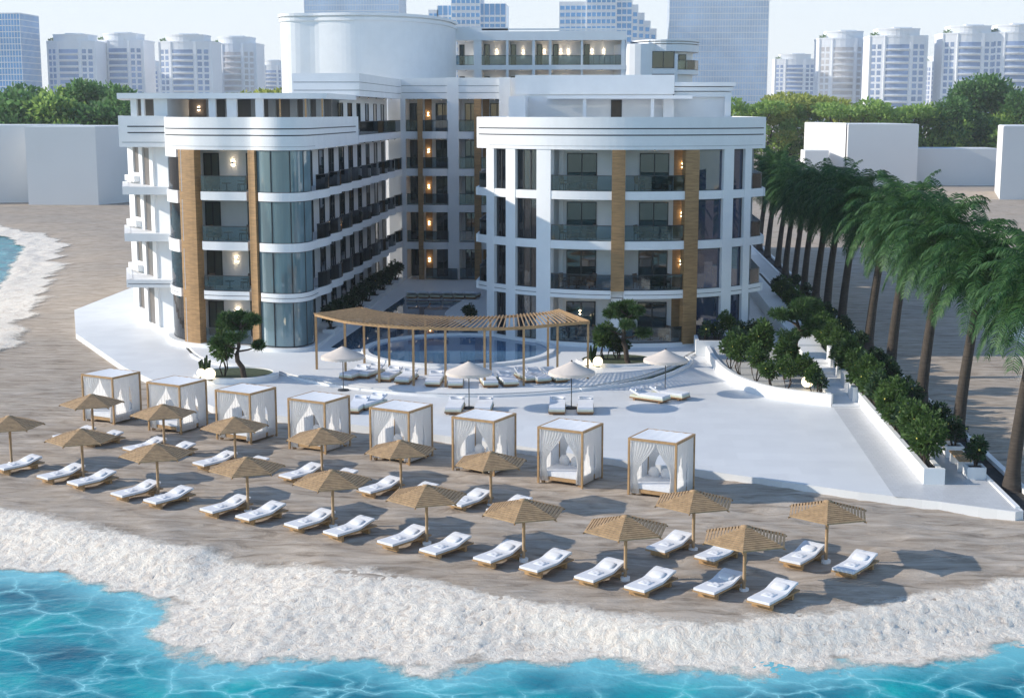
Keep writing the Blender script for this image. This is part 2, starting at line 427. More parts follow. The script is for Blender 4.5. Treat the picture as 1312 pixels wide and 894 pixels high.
sd = bpy.data.lights.new('sun', 'SUN'); sd.energy = 3.4; sd.angle = R(.5); sd.color = (1, .92, .80)
so = bpy.data.objects.new('sun', sd); put(so)
to_sun = Vector((math.sin(SUN_ROT) * math.cos(SUN_EL), math.cos(SUN_ROT) * math.cos(SUN_EL), math.sin(SUN_EL)))
so.rotation_euler = (-to_sun).to_track_quat('-Z', 'Y').to_euler(); so.location = (-60, 20, 60)

cam = bpy.data.cameras.new('camera'); co = bpy.data.objects.new('camera', cam); put(co)
cam.sensor_width = 36; cam.lens = 36 * FPX / 1312; cam.clip_end = 6000; cam.clip_start = .5
co.location = (0, 0, CAMH); co.rotation_euler = (PI / 2 - PITCH, 0, YAW); SC.camera = co
SC.view_settings.view_transform = 'Standard'; SC.view_settings.look = 'None'
SC.view_settings.exposure = .60; SC.view_settings.gamma = 1; SC.view_settings.use_curve_mapping = False
SC.cycles.use_denoising = True; SC.cycles.max_bounces = 7; SC.cycles.transparent_max_bounces = 12
SC.cycles.diffuse_bounces = 3; SC.cycles.glossy_bounces = 3; SC.cycles.transmission_bounces = 4
SC.cycles.caustics_reflective = False; SC.cycles.caustics_refractive = False; SC.cycles.sample_clamp_indirect = 6

# ------------------------------------------------------------------ shoreline, sand, surf, sea
SHORE = spline([(-95, 66), (-60, 60), (-40, 54), (-30, 50.5), (-21.4, 46.6), (-18.9, 45.7), (-17.4, 45.0), (-14.6, 43.6), (-13.4, 40.6), (-11, 38.3), (-8, 39.3), (-4.9, 38.3),
                (-1.9, 39.7), (1.1, 39.1), (4.9, 39.2), (8.5, 40.2), (12.35, 41.6), (20, 45), (32, 52), (60, 62)], 4)
BANK = spline([(-95, 72), (-60, 64), (-40, 57)] + [G(*q) for q in ((0, 648), (90, 668), (200, 690), (330, 716), (460, 730), (560, 745), (680, 768), (800, 788), (900, 795), (1000, 788), (1100, 775), (1210, 758), (1312, 742))] + [(22, 49.5), (34, 58), (60, 69)], 4)
INLET = spline([(-150, 196), (-100, 192), (-79, 178), (-72.4, 169.6), (-65.7, 155.3), (-59, 136), (-53.3, 119.2), (-55, 100), (-80, 90), (-150, 90)], 4, True)
RINLET = spline([(28.5, 80), (30, 92), (33, 106), (40, 116), (70, 116), (90, 95), (70, 76), (40, 72)], 4, True)
def yline(path, x):
    for a, b in zip(path, path[1:]):
        if a[0] <= x <= b[0]: return a[1] + (b[1] - a[1]) * (x - a[0]) / (b[0] - a[0] + 1e-9)
    return path[0][1] if x < path[0][0] else path[-1][1]
SEA_POLY = SHORE + [(60, 15), (-95, 15)]
WL = -.6
class Field:
    """signed distance to an outline (+ outside), tabulated on a lattice"""
    def __init__(s, path, closed, poly, x0, x1, y0, y1, st):
        s.x0, s.y0, s.st = x0, y0, st
        xs = np.arange(x0, x1 + st, st); ys = np.arange(y0, y1 + st, st); X, Y = np.meshgrid(xs, ys)
        best = np.full(X.shape, 1e9); n = len(path)
        for i in range(n if closed else n - 1):
            a = path[i]; b = path[(i + 1) % n]; dx, dy = b[0] - a[0], b[1] - a[1]
            t = np.clip(((X - a[0]) * dx + (Y - a[1]) * dy) / (dx * dx + dy * dy + 1e-9), 0, 1)
            best = np.minimum(best, (X - a[0] - t * dx) ** 2 + (Y - a[1] - t * dy) ** 2)
        ins = np.zeros(X.shape, bool); n = len(poly); j = n - 1
        for i in range(n):
            pi, pj = poly[i], poly[j]
            if pi[1] != pj[1]:
                ins ^= ((pi[1] > Y) != (pj[1] > Y)) & (X < (pj[0] - pi[0]) * (Y - pi[1]) / (pj[1] - pi[1]) + pi[0])
            j = i
        s.a = np.where(ins, -np.sqrt(best), np.sqrt(best)); s.ny, s.nx = s.a.shape; s.l = s.a.tolist()
    def __call__(s, x, y):
        u = (x - s.x0) / s.st; v = (y - s.y0) / s.st
        i = min(max(int(u), 0), s.nx - 2); j = min(max(int(v), 0), s.ny - 2)
        fu = min(max(u - i, 0), 1); fv = min(max(v - j, 0), 1); l = s.l
        return (l[j][i] * (1 - fu) + l[j][i + 1] * fu) * (1 - fv) + (l[j + 1][i] * (1 - fu) + l[j + 1][i + 1] * fu) * fv
SEAF = Field(SHORE, False, SEA_POLY, -120, 120, 14, 110, .5)
INLETF = Field(INLET, True, INLET, -165, -15, 60, 225, 1)
RINLETF = Field(RINLET, True, RINLET, 8, 112, 54, 142, 1)
def shore_s(x, y):
    if x < -90 or x > 58: return max(SEAF(x, y), 12) if y > 60 else SEAF(x, y)
    return SEAF(x, y)
def bank_w(x, y):
    return max(1.6, (yline(BANK, x) - yline(SHORE, x)) * .85)
def smooth(t): t = max(0, min(1, t)); return t * t * (3 - 2 * t)
def nz(x, y, s, o=4): return noise.fractal(Vector((x * s, y * s, 3.7)), 1.0, 2.0, o)
def land_h(x, y, fine):
    s = shore_s(x, y); w = bank_w(x, y)
    h = -1.5 if s < -2.5 else (WL + .9 * s / 2.5 * 1.0 if s < 0 else WL * (1 - smooth(s / w)))
    if fine:
        k = smooth((s - w * .7) / 2)
        h += k * (.10 * nz(x * .45, y * 1.4 + x * .25, 1.0, 5) + .03 * nz(x, y, .25, 2) + .02)
    return h, s, w
def grid(x0, x1, y0, y1, st, hf, keep=None):
    nx = int(round((x1 - x0) / st)); ny = int(round((y1 - y0) / st)); vs = []; fs = []; ex = []
    for j in range(ny + 1):
        for i in range(nx + 1):
            x, y = x0 + i * st, y0 + j * st; q = hf(x, y)
            vs.append((x, y, q[0])); ex.append(q[1:])
    for j in range(ny):
        for i in range(nx):
            a = j * (nx + 1) + i; f = (a, a + 1, a + nx + 2, a + nx + 1)
            if keep is None or keep(f, ex): fs.append(f)
    return vs, fs, ex
def mesh_obj(name, vs, fs, mat, attr=None, smooth_=True):
    used = sorted({i for f in fs for i in f}); mp = {a: b for b, a in enumerate(used)}
    me = bpy.data.meshes.new(name); me.from_pydata([vs[i] for i in used], [], [[mp[i] for i in f] for f in fs])
    if attr:
        an, vals = attr; at = me.attributes.new(an, 'FLOAT', 'POINT'); at.data.foreach_set('value', [vals[i] for i in used])
    me.materials.append(mat); me.polygons.foreach_set('use_smooth', [smooth_] * len(me.polygons)); me.update()
    o = bpy.data.objects.new(name, me); put(o); return o

NX0, NX1, NY0, NY1 = -44.0, 26.0, 34.0, 74.0
vs, fs, ex = grid(NX0, NX1, NY0, NY1, .25, lambda x, y: land_h(x, y, True))
o = mesh_obj('beach_sand', vs, fs, sand); o['kind'] = 'structure'
# the wide ground: one sheet out to the horizon (coarse), stepping down under the inlets
def wide_h(x, y):
    if NX0 < x < NX1 and NY0 < y < NY1: return (-.12 if min(x - NX0, NX1 - x, NY1 - y) > 1.5 and y > NY0 + 1.5 else 0.0, 0)
    dI = INLETF(x, y) if -160 < x < -20 and 60 < y < 220 else 99
    dR = RINLETF(x, y) if 10 < x < 110 and 55 < y < 140 else 99
    h = 0
    if dI < 99:
        h = -1.5 if dI < 0 else WL * (1 - smooth(dI / 9)) - .0
    if dR < 99:
        h = min(h, -1.5 if dR < 0 else WL * (1 - smooth(dR / 4)))
    if y < NY1 + 5: h = min(h, land_h(x, y, False)[0])
    if NX0 <= x <= NX1 and NY0 <= y <= NY1: h = land_h(x, y, False)[0] - (.0 if min(abs(x - NX0), abs(x - NX1), abs(y - NY1)) < .1 else .4)
    return (h, 0)
vs, fs, ex = grid(-180, 180, 26, 346, 2.0, wide_h)
vs = [(x, y, z - (1.6 if (NX0 < x < NX1 and NY0 - 9 < y < NY1) else 0)) for x, y, z in vs]
b0 = len(vs); vs += [(-2500, 26, -1.5), (2500, 26, -1.5), (2500, 3000, 0), (-2500, 3000, 0), (-180, 26, -1.5), (180, 26, -1.5), (180, 346, 0), (-180, 346, 0)]
fs += [(b0, b0 + 4, b0 + 7, b0 + 3), (b0 + 7, b0 + 6, b0 + 2, b0 + 3), (b0 + 6, b0 + 5, b0 + 1, b0 + 2)]
o = mesh_obj('sand_ground', vs, fs, sand); o['kind'] = 'structure'

# surf band: clumpy white froth lying over the wet sand
def foam_h(x, y):
    h, s, w = land_h(x, y, False)
    e = nz(x, y, .55, 4) * .55
    yb = yline(BANK, x) - y
    cov = min(smooth((yb + .7 + e) / 2.0), smooth((s + 1.0 + e * 1.5) / 1.7))
    c = noise.fractal(Vector((x * 2.2, y * 2.2, 1.0)), .8, 2.1, 5); c2 = noise.fractal(Vector((x * 6.0, y * 6.0, 8.0)), .7, 2.1, 4)
    z = h + cov * (.03 + .04 * max(-.6, c) + .06 * c2) + .02
    if s < .3: z = max(z, WL + .015 + .05 * cov * (c2 + .6))
    return z, cov
vs, fs, ex = grid(-44, 26, 35, 60, .12, foam_h, lambda f, ex: max(ex[i][0] for i in f) > .02)
o = mesh_obj('surf', vs, fs, foam, ('cover', [e[0] for e in ex]))
tag(o, 'broad band of churned white surf and shell sand along the turquoise water', 'surf', None, 'stuff')
INLET_OUT = spline([(-150, 206), (-100, 200), (-82.4, 186.5), (-73.5, 178), (-66, 165), (-59.8, 149.6), (-52.5, 129), (-46, 111.5), (-41.5, 96), (-38.2, 84.6), (-40, 74), (-60, 66), (-150, 66)], 4, True)
INOUTF = Field(INLET_OUT, True, INLET_OUT, -165, -15, 50, 225, 1)
def foam2(fld, wmax, inn, outf=None):
    def f(x, y):
        s = fld(x, y)
        e = nz(x, y, .25, 3) * 1.6
        cov = min(smooth((wmax + e - s) / 2.5) if outf is None else smooth((-outf(x, y) + .6 + e) / 2.2), smooth((s + inn + e * .5) / 1.2))
        h = WL * (1 - smooth(s / (9 if outf else 4))) if s > 0 else WL
        return max(h, WL) + cov * (.12 + .22 * max(-.5, nz(x, y, .9, 4)) + .14 * nz(x, y, 2.6, 3)) + .05, cov
    return f
vs, fs, ex = grid(-100, -33, 74, 204, .5, foam2(INLETF, 13.5, 1.2, INOUTF), lambda f, ex: max(ex[i][0] for i in f) > .02)
o = mesh_obj('surf', vs, fs, foam, ('cover', [e[0] for e in ex]))
tag(o, 'white surf and shell bank curving round the small inlet beyond the sand', 'surf', None, 'stuff')
vs, fs, ex = grid(18, 60, 66, 126, .5, foam2(RINLETF, 5, 30), lambda f, ex: max(ex[i][0] for i in f) > .02)
o = mesh_obj('surf', vs, fs, foam, ('cover', [e[0] for e in ex]))
tag(o, 'patch of bright white surf on the sand glimpsed between the palm trunks', 'surf', None, 'stuff')

# sea
def sea_h(x, y):
    s = shore_s(x, y)
    return WL + .035 * nz(x, y, .5, 3), smooth((s + 2.6 + nz(x, y, .4, 3)) / 2.4)
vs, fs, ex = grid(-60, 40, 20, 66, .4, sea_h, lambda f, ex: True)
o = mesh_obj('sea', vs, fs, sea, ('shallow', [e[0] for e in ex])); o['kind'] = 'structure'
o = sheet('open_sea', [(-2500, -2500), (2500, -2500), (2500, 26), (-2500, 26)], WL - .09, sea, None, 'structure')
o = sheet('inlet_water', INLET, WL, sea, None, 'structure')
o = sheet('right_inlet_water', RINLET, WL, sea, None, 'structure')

# ------------------------------------------------------------------ terrace, paths, pools
DZ, TZ = .35, .50
DECK = [(-41, 117), (-40.65, 103.7), (-36.2, 92.4), (-28.46, 79.9), (-20.2, 69.3), (-16.42, 67.4), (-12.27, 65.6), (-7.92, 63.7), (-4, 61.73), (0, 59.6), (3.5, 58.1),
        (9.64, 54.95), (12.46, 53.75), (15.0, 52.5), (15.35, 52.7), (15.35, 165), (-41, 165)]
sheet('terrace_deck', DECK, DZ, deckmat, None, 'structure', .7)
# raised pool terrace with its curved front
UP_FRONT = spline([(-27.5, 88.5), (-24.5, 82.6), (-21.0, 80.2), (-19.7, 79.2), (-15.1, 75.3), (-9.2, 72.85), (-3.5, 73.9), (.6, 77.5), (3.2, 82.0), (4.6, 86.6), (5.6, 88.4)], 6)
sheet('pool_terrace', UP_FRONT + [(9.2, 93), (9.2, 124), (-20.2, 124), (-20.2, 90)], TZ, stone, None, 'structure', .4)
PATH = [G(1070, 523.5, DZ), G(1145, 624, DZ)]
sheet('paved_path', [(11.1, 71.2), (10.9, 54.35), (12.46, 53.85), (15.2, 52.6), (15.2, 150), (13.4, 150), (13.4, 57), (12.6, 56.6), (12.45, 71.2)], DZ + .006, pathmat, None, 'structure')
sheet('stair_path', [(11.0, 71.4), (12.4, 71.4), (12.3, 128), (9.9, 128), (9.9, 90)], DZ + .01, pathmat, None, 'structure')
# dark planted groove following the curved terrace edge, widening to crescents at both ends
mb = MB(); g_in = UP_FRONT
def crescent(i, n): return .17
n_ = len(g_in); outp = []
for i, p in enumerate(g_in):
    a = g_in[max(0, i - 1)]; b = g_in[min(n_ - 1, i + 1)]; d = Vector((b[0] - a[0], b[1] - a[1])).normalized(); w_ = crescent(i, n_)
    outp.append((p[0] + d.y * w_, p[1] - d.x * w_))
sheet('planting_groove', g_in + outp[::-1], DZ + .008, soil, None, 'structure')
mb = MB().ribbon(outp[4:-3], -.16, DZ - .05, DZ + .12)
o = mb.build('terrace_kerb', stone); o['kind'] = 'structure'
CRES = [G(*q, DZ) for q in ((745, 499.5), (800, 488.5), (840, 477.5), (862, 469), (868, 461), (882, 460), (888, 464), (884, 470), (866, 479), (838, 489), (795, 496), (745, 501.5))]
sheet('planting_bed', CRES, DZ + .014, turf, None, 'structure')
MB().ribbon(CRES[5:], -.2, DZ - .05, DZ + .16).build('planting_bed_kerb', stone)['kind'] = 'structure'

# pools
def pool_thing(name, label, poly, zc, zw, cop_w, wm, cop_h):
    c = (sum(p[0] for p in poly) / len(poly), sum(p[1] for p in poly) / len(poly))
    t = thing(name, label, 'pool', (c[0], c[1], TZ))
    a = sum(poly[i][0] * poly[(i + 1) % len(poly)][1] - poly[(i + 1) % len(poly)][0] * poly[i][1] for i in range(len(poly)))
    if a < 0: poly = poly[::-1]
    sheet('water', poly, zw, wm, t)
    MB().ribbon(poly, -cop_w, TZ - .2, TZ + cop_h, closed=True).build('coping', stone, t)
    return t
RP = ell(-9.6, 86.4, 5.55, 5.7, 72)
LONG = [(-17.7, 86.9), (-16.3, 86.2)] + ell(-9.6, 86.4, 6.05, 6.2, 24, 0, 178, 38) + spline([(-5.3, 91.8), (-6.8, 91.9), (-9.3, 94.9), (-11.9, 100.5), (-12.4, 105), (-11.3, 114.8)], 6) + [(-11.4, 115.3), (-16.6, 115.6)]
pool_thing('swimming_pool', 'long dark blue swimming pool running back between the hotel wings', LONG, TZ, TZ + .012, .02, poolw2, .016)
pool_thing('round_pool', 'large round pool with white raised coping beside the curved pergola', RP, TZ, TZ + .05, .42, poolw, .17)

# ------------------------------------------------------------------ the hotel
hotel = thing('hotel', 'large white hotel with curved balconies, honey wood columns and dark glass round a pool court', 'hotel', (-5, 105, DZ))
FL = [.75, 4.05, 7.12, 10.2]            # finished floors of the front wings
RFL = [.52, 3.8, 7.05, 10.2, 13.4]      # the rear wing is one storey taller
def hb(name, mat, mb, par=None): return mb.build(name, mat, par or hotel)
LEVEL = ['ground', 'first', 'second', 'third', 'top']

class Fr:
    """a facade frame: origin, direction along the wall, outward normal"""
    def __init__(s, o, u, n): s.o, s.u, s.n = o, u, n
    def p(s, a, d, z): return (s.o[0] + s.u[0] * a + s.n[0] * d, s.o[1] + s.u[1] * a + s.n[1] * d, z)
    def box(s, mb, a0, a1, d0, d1, z0, z1, mi=0):
        P = [s.p(a, d, z) for z in (z0, z1) for a, d in ((a0, d0), (a1, d0), (a1, d1), (a0, d1))]
        mb.add(P, [(3, 2, 1, 0), (4, 5, 6, 7), (0, 1, 5, 4), (1, 2, 6, 5), (2, 3, 7, 6), (3, 0, 4, 7)], mi); return mb
FRONT = lambda Y: Fr((0, Y), (1, 0), (0, -1))
EAST = lambda X: Fr((X, 0), (0, 1), (1, 0))
def door(fr, a0, a1, z0, z1, panes=2, name='sliding_door', gl=None, d=.0, sidecurtain=False):
    mb = MB(); fr.box(mb, a0 + .03, a1 - .03, d + .012, d + .03, z0 + .03, z1 - .03)
    g = hb(name, gl or win_glass, mb)
    f = MB(); t = .06
    fr.box(f, a0, a0 + t, d, d + .07, z0, z1); fr.box(f, a1 - t, a1, d, d + .07, z0, z1)
    fr.box(f, a0 + t, a1 - t, d, d + .07, z1 - t, z1); fr.box(f, a0 + t, a1 - t, d, d + .07, z0, z0 + .05)
    for k in range(1, panes):
        m = a0 + (a1 - a0) * k / panes; fr.box(f, m - .04, m + .04, d, d + .065, z0 + .05, z1 - t)
    f.build('frame', darkmetal, g); return g
def railing(path, z, name='balcony_railing', h=1.0, off=0.0, bars=False):
    mb = MB().ribbon(path, .014, z + .06, z + h - .05, off=off)
    g = hb(name, rail_glass, mb)
    r_ = MB().ribbon(path, .05, z + h - .05, z + h, off=off - .018)
    r_.ribbon(path, .03, z + .02, z + .06, off=off - .008)
    if bars:
        n = len(path)
        L = math.dist(path[0], path[-1]); k = max(2, int(L / .55))
        for i in range(k + 1):
            t = i / k; x = path[0][0] + (path[-1][0] - path[0][0]) * t; y = path[0][1] + (path[-1][1] - path[0][1]) * t
            r_.box(x - .015, x + .015, y - .015, y + .015, z, z + h - .05)
    r_.build('handrail', darkmetal, g); return g
LAMP_N = 0
def wall_lamp(p, n, power=5):
    """up-and-down sconce: body between two glowing lenses"""
    mb = MB(); x, y, z = p
    c = (x + n[0] * .09, y + n[1] * .09, z)
    mb.obox(c, (.12, .12, .16)); mb.obox((c[0], c[1], z + .10), (.1, .1, .035), 0, 1); mb.obox((c[0], c[1], z - .10), (.1, .1, .035), 0, 1)
    o = hb('wall_lamp', [darkmetal, lampm], mb)
    for s_ in (1, -1):
        ld = bpy.data.lights.get('sconce_%d' % power) or bpy.data.lights.new('sconce_%d' % power, 'SPOT')
        ld.energy = power * .3; ld.color = (1, .80, .58); ld.spot_size = R(115); ld.spot_blend = .8; ld.shadow_soft_size = .04
        l = bpy.data.objects.new('lamp_light', ld); put(l); l.parent = o
        L = WORLD(o); l.location = (c[0] + n[0] * .2 - L.x, c[1] + n[1] * .2 - L.y, z + s_ * .14 - L.z)
        l.rotation_euler = (0 if s_ < 0 else PI, 0, 0)
    return o
def spots(pts):
    for p in pts:
        mb = MB(); x, y, z = p
        mb.lathe([(.055, 0), (.055, -.07), (.05, -.075), (.001, -.07)], 8, (x, y, z)); mb.lathe([(.045, -.074), (.001, -.08)], 8, (x, y, z), 1)
        hb('ceiling_spot', [darkmetal, spotm], mb)

# ---- right tower: a round front of eleven metres radius
TC, TR = (.25, 99.3), 11.0
def arc(r, a0, a1, n=None):
    n = n or max(2, int(abs(a1 - a0) / 2.5))
    return [(TC[0] + r * math.sin(R(a0 + (a1 - a0) * i / n)), TC[1] - r * math.cos(R(a0 + (a1 - a0) * i / n))) for i in range(n + 1)]
E0 = 57.3
xe = TR * math.sin(R(E0))
tower_plan = arc(TR, -E0, E0) + [(TC[0] + xe, 124), (TC[0] - xe, 124)]
hb('plinth', stone, MB().prism(arc(TR + .05, -E0, E0) + [(TC[0] + xe, 122), (TC[0] - xe, 122)], .3, FL[0]))
for i in (1, 2, 3):
    mb = MB(); bays = [(-E0, -2.5), (1.7, 21.5), (26.2, E0)]
    th = .5
    mb.prism(arc(TR - .45, -E0, E0) + [(TC[0] + xe - .3, 122), (TC[0] - xe + .3, 122)], FL[i] - th + .04, FL[i])
    for a0, a1 in bays: mb.ribbon(arc(TR, a0, a1), .45, FL[i] - th, FL[i] + .02)
    for sx in (-1, 1): mb.box(TC[0] + sx * xe - .15, TC[0] + sx * xe + .15, TC[1] - TR * math.cos(R(E0)) + .1, 122, FL[i] - th, FL[i] + .02)
    hb('floor_slab', plaster, mb)
    if i == 1:
        g = MB()
        for a0, a1 in bays: g.ribbon(arc(TR + .004, a0 + .2, a1 - .2), .01, FL[1] - .27, FL[1] - .235)
        hb('slab_groove', groove, g)
# parapet with its two dark shadow grooves, and the roof deck inside it
hb('roof_slab', plaster, MB().prism(arc(TR - .3, -E0, E0) + [(TC[0] + xe - .2, 118), (TC[0] - xe + .2, 118)], 12.8, 13.75))
pp = MB().ribbon(arc(TR + .08, -E0, E0), .38, 12.77, 14.75)
for sx in (-1, 1): pp.box(min(TC[0] + sx * (xe + .06), TC[0] + sx * (xe - .32)), max(TC[0] + sx * (xe + .06), TC[0] + sx * (xe - .32)), 93.42, 118, 12.77, 14.75)
parap = hb('parapet', plaster, pp)
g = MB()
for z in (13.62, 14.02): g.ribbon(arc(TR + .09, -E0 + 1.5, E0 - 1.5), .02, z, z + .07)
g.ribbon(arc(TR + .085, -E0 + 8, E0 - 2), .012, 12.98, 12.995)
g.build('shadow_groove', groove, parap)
# white columns flush with the slab edge
for a in (-49.3, -39.0, -25.6, 38.3, 47.7):
    w = 1.0 if a == -25.6 else .82
    if a > 40: w = .68
    hw = math.degrees(w / 2 / TR)
    hb('column', plaster, MB().ribbon(arc(TR + .03, a - hw, a + hw, 3), .5, FL[0] - .05, 12.78))
# wood columns, standing proud
for a, w in ((-.4, .82), (23.9, .92)):
    hw = math.degrees(w / 2 / TR)
    hb('wood_column', woodcol, MB().ribbon(arc(TR + .09, a - hw, a + hw, 3), .55, (FL[1] if a < 0 else FL[0] - .1), 12.77))
# room glazing between the columns, with rooms behind
def glazing(a0, a1, i, nm, z1, gm=None):
    g = hb('window', gm or room_glass, MB().ribbon(arc(TR - .2, a0, a1), .03, FL[i] + .02, z1))
    f = MB()
    for k in range(nm + 1):
        a = a0 + (a1 - a0) * k / nm; hw = .22
        f.ribbon(arc(TR - .17, max(a0, a - hw), min(a1, a + hw), 1), .08, FL[i] + .02, z1)
    f.ribbon(arc(TR - .17, a0, a1), .08, FL[i], FL[i] + .06); f.ribbon(arc(TR - .17, a0, a1), .08, z1 - .07, z1)
    f.build('frame', darkmetal, g)
def folds(a0, a1, r, z0, z1, amp=.06, step=.12):
    n = max(8, int(R(abs(a1 - a0)) * r / step)); pts = []
    for k in range(n + 1):
        a = R(a0 + (a1 - a0) * k / n); rr = r + (amp if k % 2 else -amp) * (.6 + .4 * math.sin(k * 1.7))
        pts.append((TC[0] + rr * math.sin(a), TC[1] - rr * math.cos(a)))
    return MB().ribbon(pts, .012, z0, z1)
CEIL = [FL[1] - .5, FL[2] - .5, FL[3] - .5, 12.77]
for i in range(4):
    z1 = CEIL[i]
    glazing(-47.6, -40.9, i, 2, z1); glazing(-37.2, -28.2, i, 3, z1)
    glazing(26.5, 36.4, i, 1, z1, blue_glass); glazing(40.2, 45.9, i, 1, z1, blue_glass)
    # curtains: drawn on the top and first floors, open to the lit-up rooms on the others
    if i in (1, 3):
        hb('curtain', curtain_m, folds(-47.4, -28.4, TR - .75, FL[i], z1)); hb('curtain', curtain_m, folds(26.7, 45.8, TR - .75, FL[i], z1))
    else:
        hb('curtain', curtain_m, folds(-47.4, -43.5, TR - .75, FL[i], z1)); hb('curtain', curtain_m, folds(-31.5, -28.4, TR - .75, FL[i], z1))
        hb('curtain', curtain_m, folds(26.7, 30.5, TR - .75, FL[i], z1)); hb('curtain', curtain_m, folds(42.5, 45.8, TR - .75, FL[i], z1))
    hb('room_wall', room_m, MB().box(-8.6, -4.75, 95.6, 95.8, FL[i], z1)); hb('room_wall', room_m, MB().box(4.9, 9.0, 94.9, 95.1, FL[i], z1))
    if i in (0, 2):   # white stair flight and landing seen through the left glazing
        mb = MB()
        for k in range(9): mb.box(-6.9 + .2 * k, -6.68 + .2 * k, 92.6, 93.7, FL[i] + 1.1 + .17 * k - .22, FL[i] + 1.1 + .17 * k)
        mb.box(-8.4, -6.9, 92.6, 94.4, FL[i] + .98, FL[i] + 1.12)
        hb('stair_flight', plaster, mb)
    # recessed balcony: back wall, side cheeks, doors
    bw = MB(); bw.box(-4.75, 4.9, 91.0, 91.3, FL[i], z1); bw.box(-4.95, -4.75, 89.6, 95.7, FL[i], z1); bw.box(4.9, 5.1, 89.9, 95.0, FL[i], z1)
    bw.box(-.2, .45, 88.75, 91.0, FL[i], z1); bw.box(-3.6, -3.3, 90.7, 91.0, FL[i], z1)
    hb('balcony_wall', plaster, bw)
    fr = FRONT(91.0)
    door(fr, -3.1, -1.2, FL[i] + .02, FL[i] + 2.3); door(fr, 1.5, 3.35, FL[i] + .02, FL[i] + 2.3)
    hb('wood_panel', woodcol, MB().box(3.65, 4.9, 90.93, 91.0, FL[i], z1))
    if i: wall_lamp((4.2, 90.93, FL[i] + 1.55), (0, -1), 7)
    else: wall_lamp((-2.2, 90.9, FL[0] + 1.6), (0, -1), 1)
    spots([(-2.2, 89.6, z1), (2.4, 89.6, z1)])
    railing(arc(TR - .08, -24.2, -2.6), FL[i]); railing(arc(TR - .08, 1.8, 21.6), FL[i])
    if i:
        for sx in (-1, 1):
            a0, a1 = (51.0, E0 - .4) if sx > 0 else (-E0 + .4, -51.6)
            railing(arc(TR - .08, a0, a1), FL[i]); railing([(TC[0] + sx * (xe - .08), 93.6), (TC[0] + sx * (xe - .08), 112)], FL[i], bars=True)
# shell behind the rooms
mb = MB(); mb.box(-7.9, 8.4, 95.9, 123, .5, 12.8); hb('wall', plaster, mb)
# the set-back storey on the tower roof
mb = MB(); mb.box(-8.2, 4.55, 118, 130, 13.6, 18.0); mb.box(4.55, 9.2, 118.6, 130, 13.6, 16.3); hb('wall', plaster, mb)
mb = MB(); mb.box(-8.3, 4.65, 117.86, 118.0, 16.5, 18.05); hb('roof_band', plaster, mb)
mb = MB(); mb.box(4.66, 9.28, 118.2, 130, 16.3, 16.7); mb.box(4.66, 9.42, 118.05, 130, 16.76, 17.08); mb.box(4.66, 9.6, 117.9, 130, 17.14, 17.46); hb('cornice', plaster, mb)
hb('column', plaster, MB().box(8.75, 9.25, 118.1, 118.6, 13.7, 16.3))
hb('roof_canopy', plaster, MB().box(-5.6, 6.0, 115.4, 117.86, 16.12, 16.38))
for x0, x1 in ((-2.7, -2.43), (2.72, 2.98)): hb('column', plaster, MB().box(x0, x1, 115.7, 116.0, 13.75, 16.12))
hb('column', plaster, MB().box(3.75, 4.6, 117.0, 118, 13.75, 16.12))
door(FRONT(118.0), -.46, .42, 13.75, 16.05, 1, 'roof_door', simple('dark_brown_door', (.05, .035, .02), .5, .2, 3))
mb = MB(); mb.box(-8.5, -7.2, 113.5, 118, 13.7, 16.3); hb('wall', plaster, mb)

# ---- left wing: two shallow round bays to the sea, then a long side to the court
bay = [(-29.2, 92.0), (-29.0, 90.8), (-28.5, 89.3), (-27.6, 87.9), (-26.2, 86.85), (-24.6, 86.35), (-23.2, 86.2), (-22.2, 86.0), (-21.4, 85.45), (-20.5, 85.15), (-19.6, 85.25), (-19.05, 85.8), (-18.75, 86.8), (-18.7, 88.3)]
bayc = spline(bay, 5)
def bayx(x0, x1, off=0):
    """the bay curve between two x positions, optionally moved inward"""
    pts = []; c = bayc
    for i, p in enumerate(c):
        a = c[max(0, i - 1)]; b = c[min(len(c) - 1, i + 1)]; d = Vector((b[0] - a[0], b[1] - a[1])).normalized()
        if x0 <= p[0] <= x1 and not (p[0] > -18.72 and p[1] > 88.31): pts.append((p[0] - d.y * off, p[1] + d.x * off))
    return pts
SIDE = [(-18.7, 88.3), (-18.7, 124.2)]
lw_body = [(-29.3, 92.6), (-30.5, 93.1), (-34.2, 98.9), (-36.3, 106), (-38, 125), (-20.2, 125), (-20.2, 90.6), (-28.2, 90.6)]
lw_slab = [(-32.4, 92.0)] + bayc + [(-18.7, 124.2), (-36.6, 124.2), (-38.5, 101)]
def inset(path, d):
    out = []
    for i, p in enumerate(path):
        a = path[max(0, i - 1)]; b = path[min(len(path) - 1, i + 1)]; q = Vector((b[0] - a[0], b[1] - a[1])).normalized()
        out.append((p[0] - q.y * d, p[1] + q.x * d))
    return out
hb('plinth', stone, MB().prism([(-30.4, 92.9)] + inset(bayc, -.25) + [(-18.4, 124), (-38, 124), (-34.4, 99)], .3, FL[0] - .03))
WC = [(-27.35, -25.7), (-22.45, -21.85)]         # wood column spans
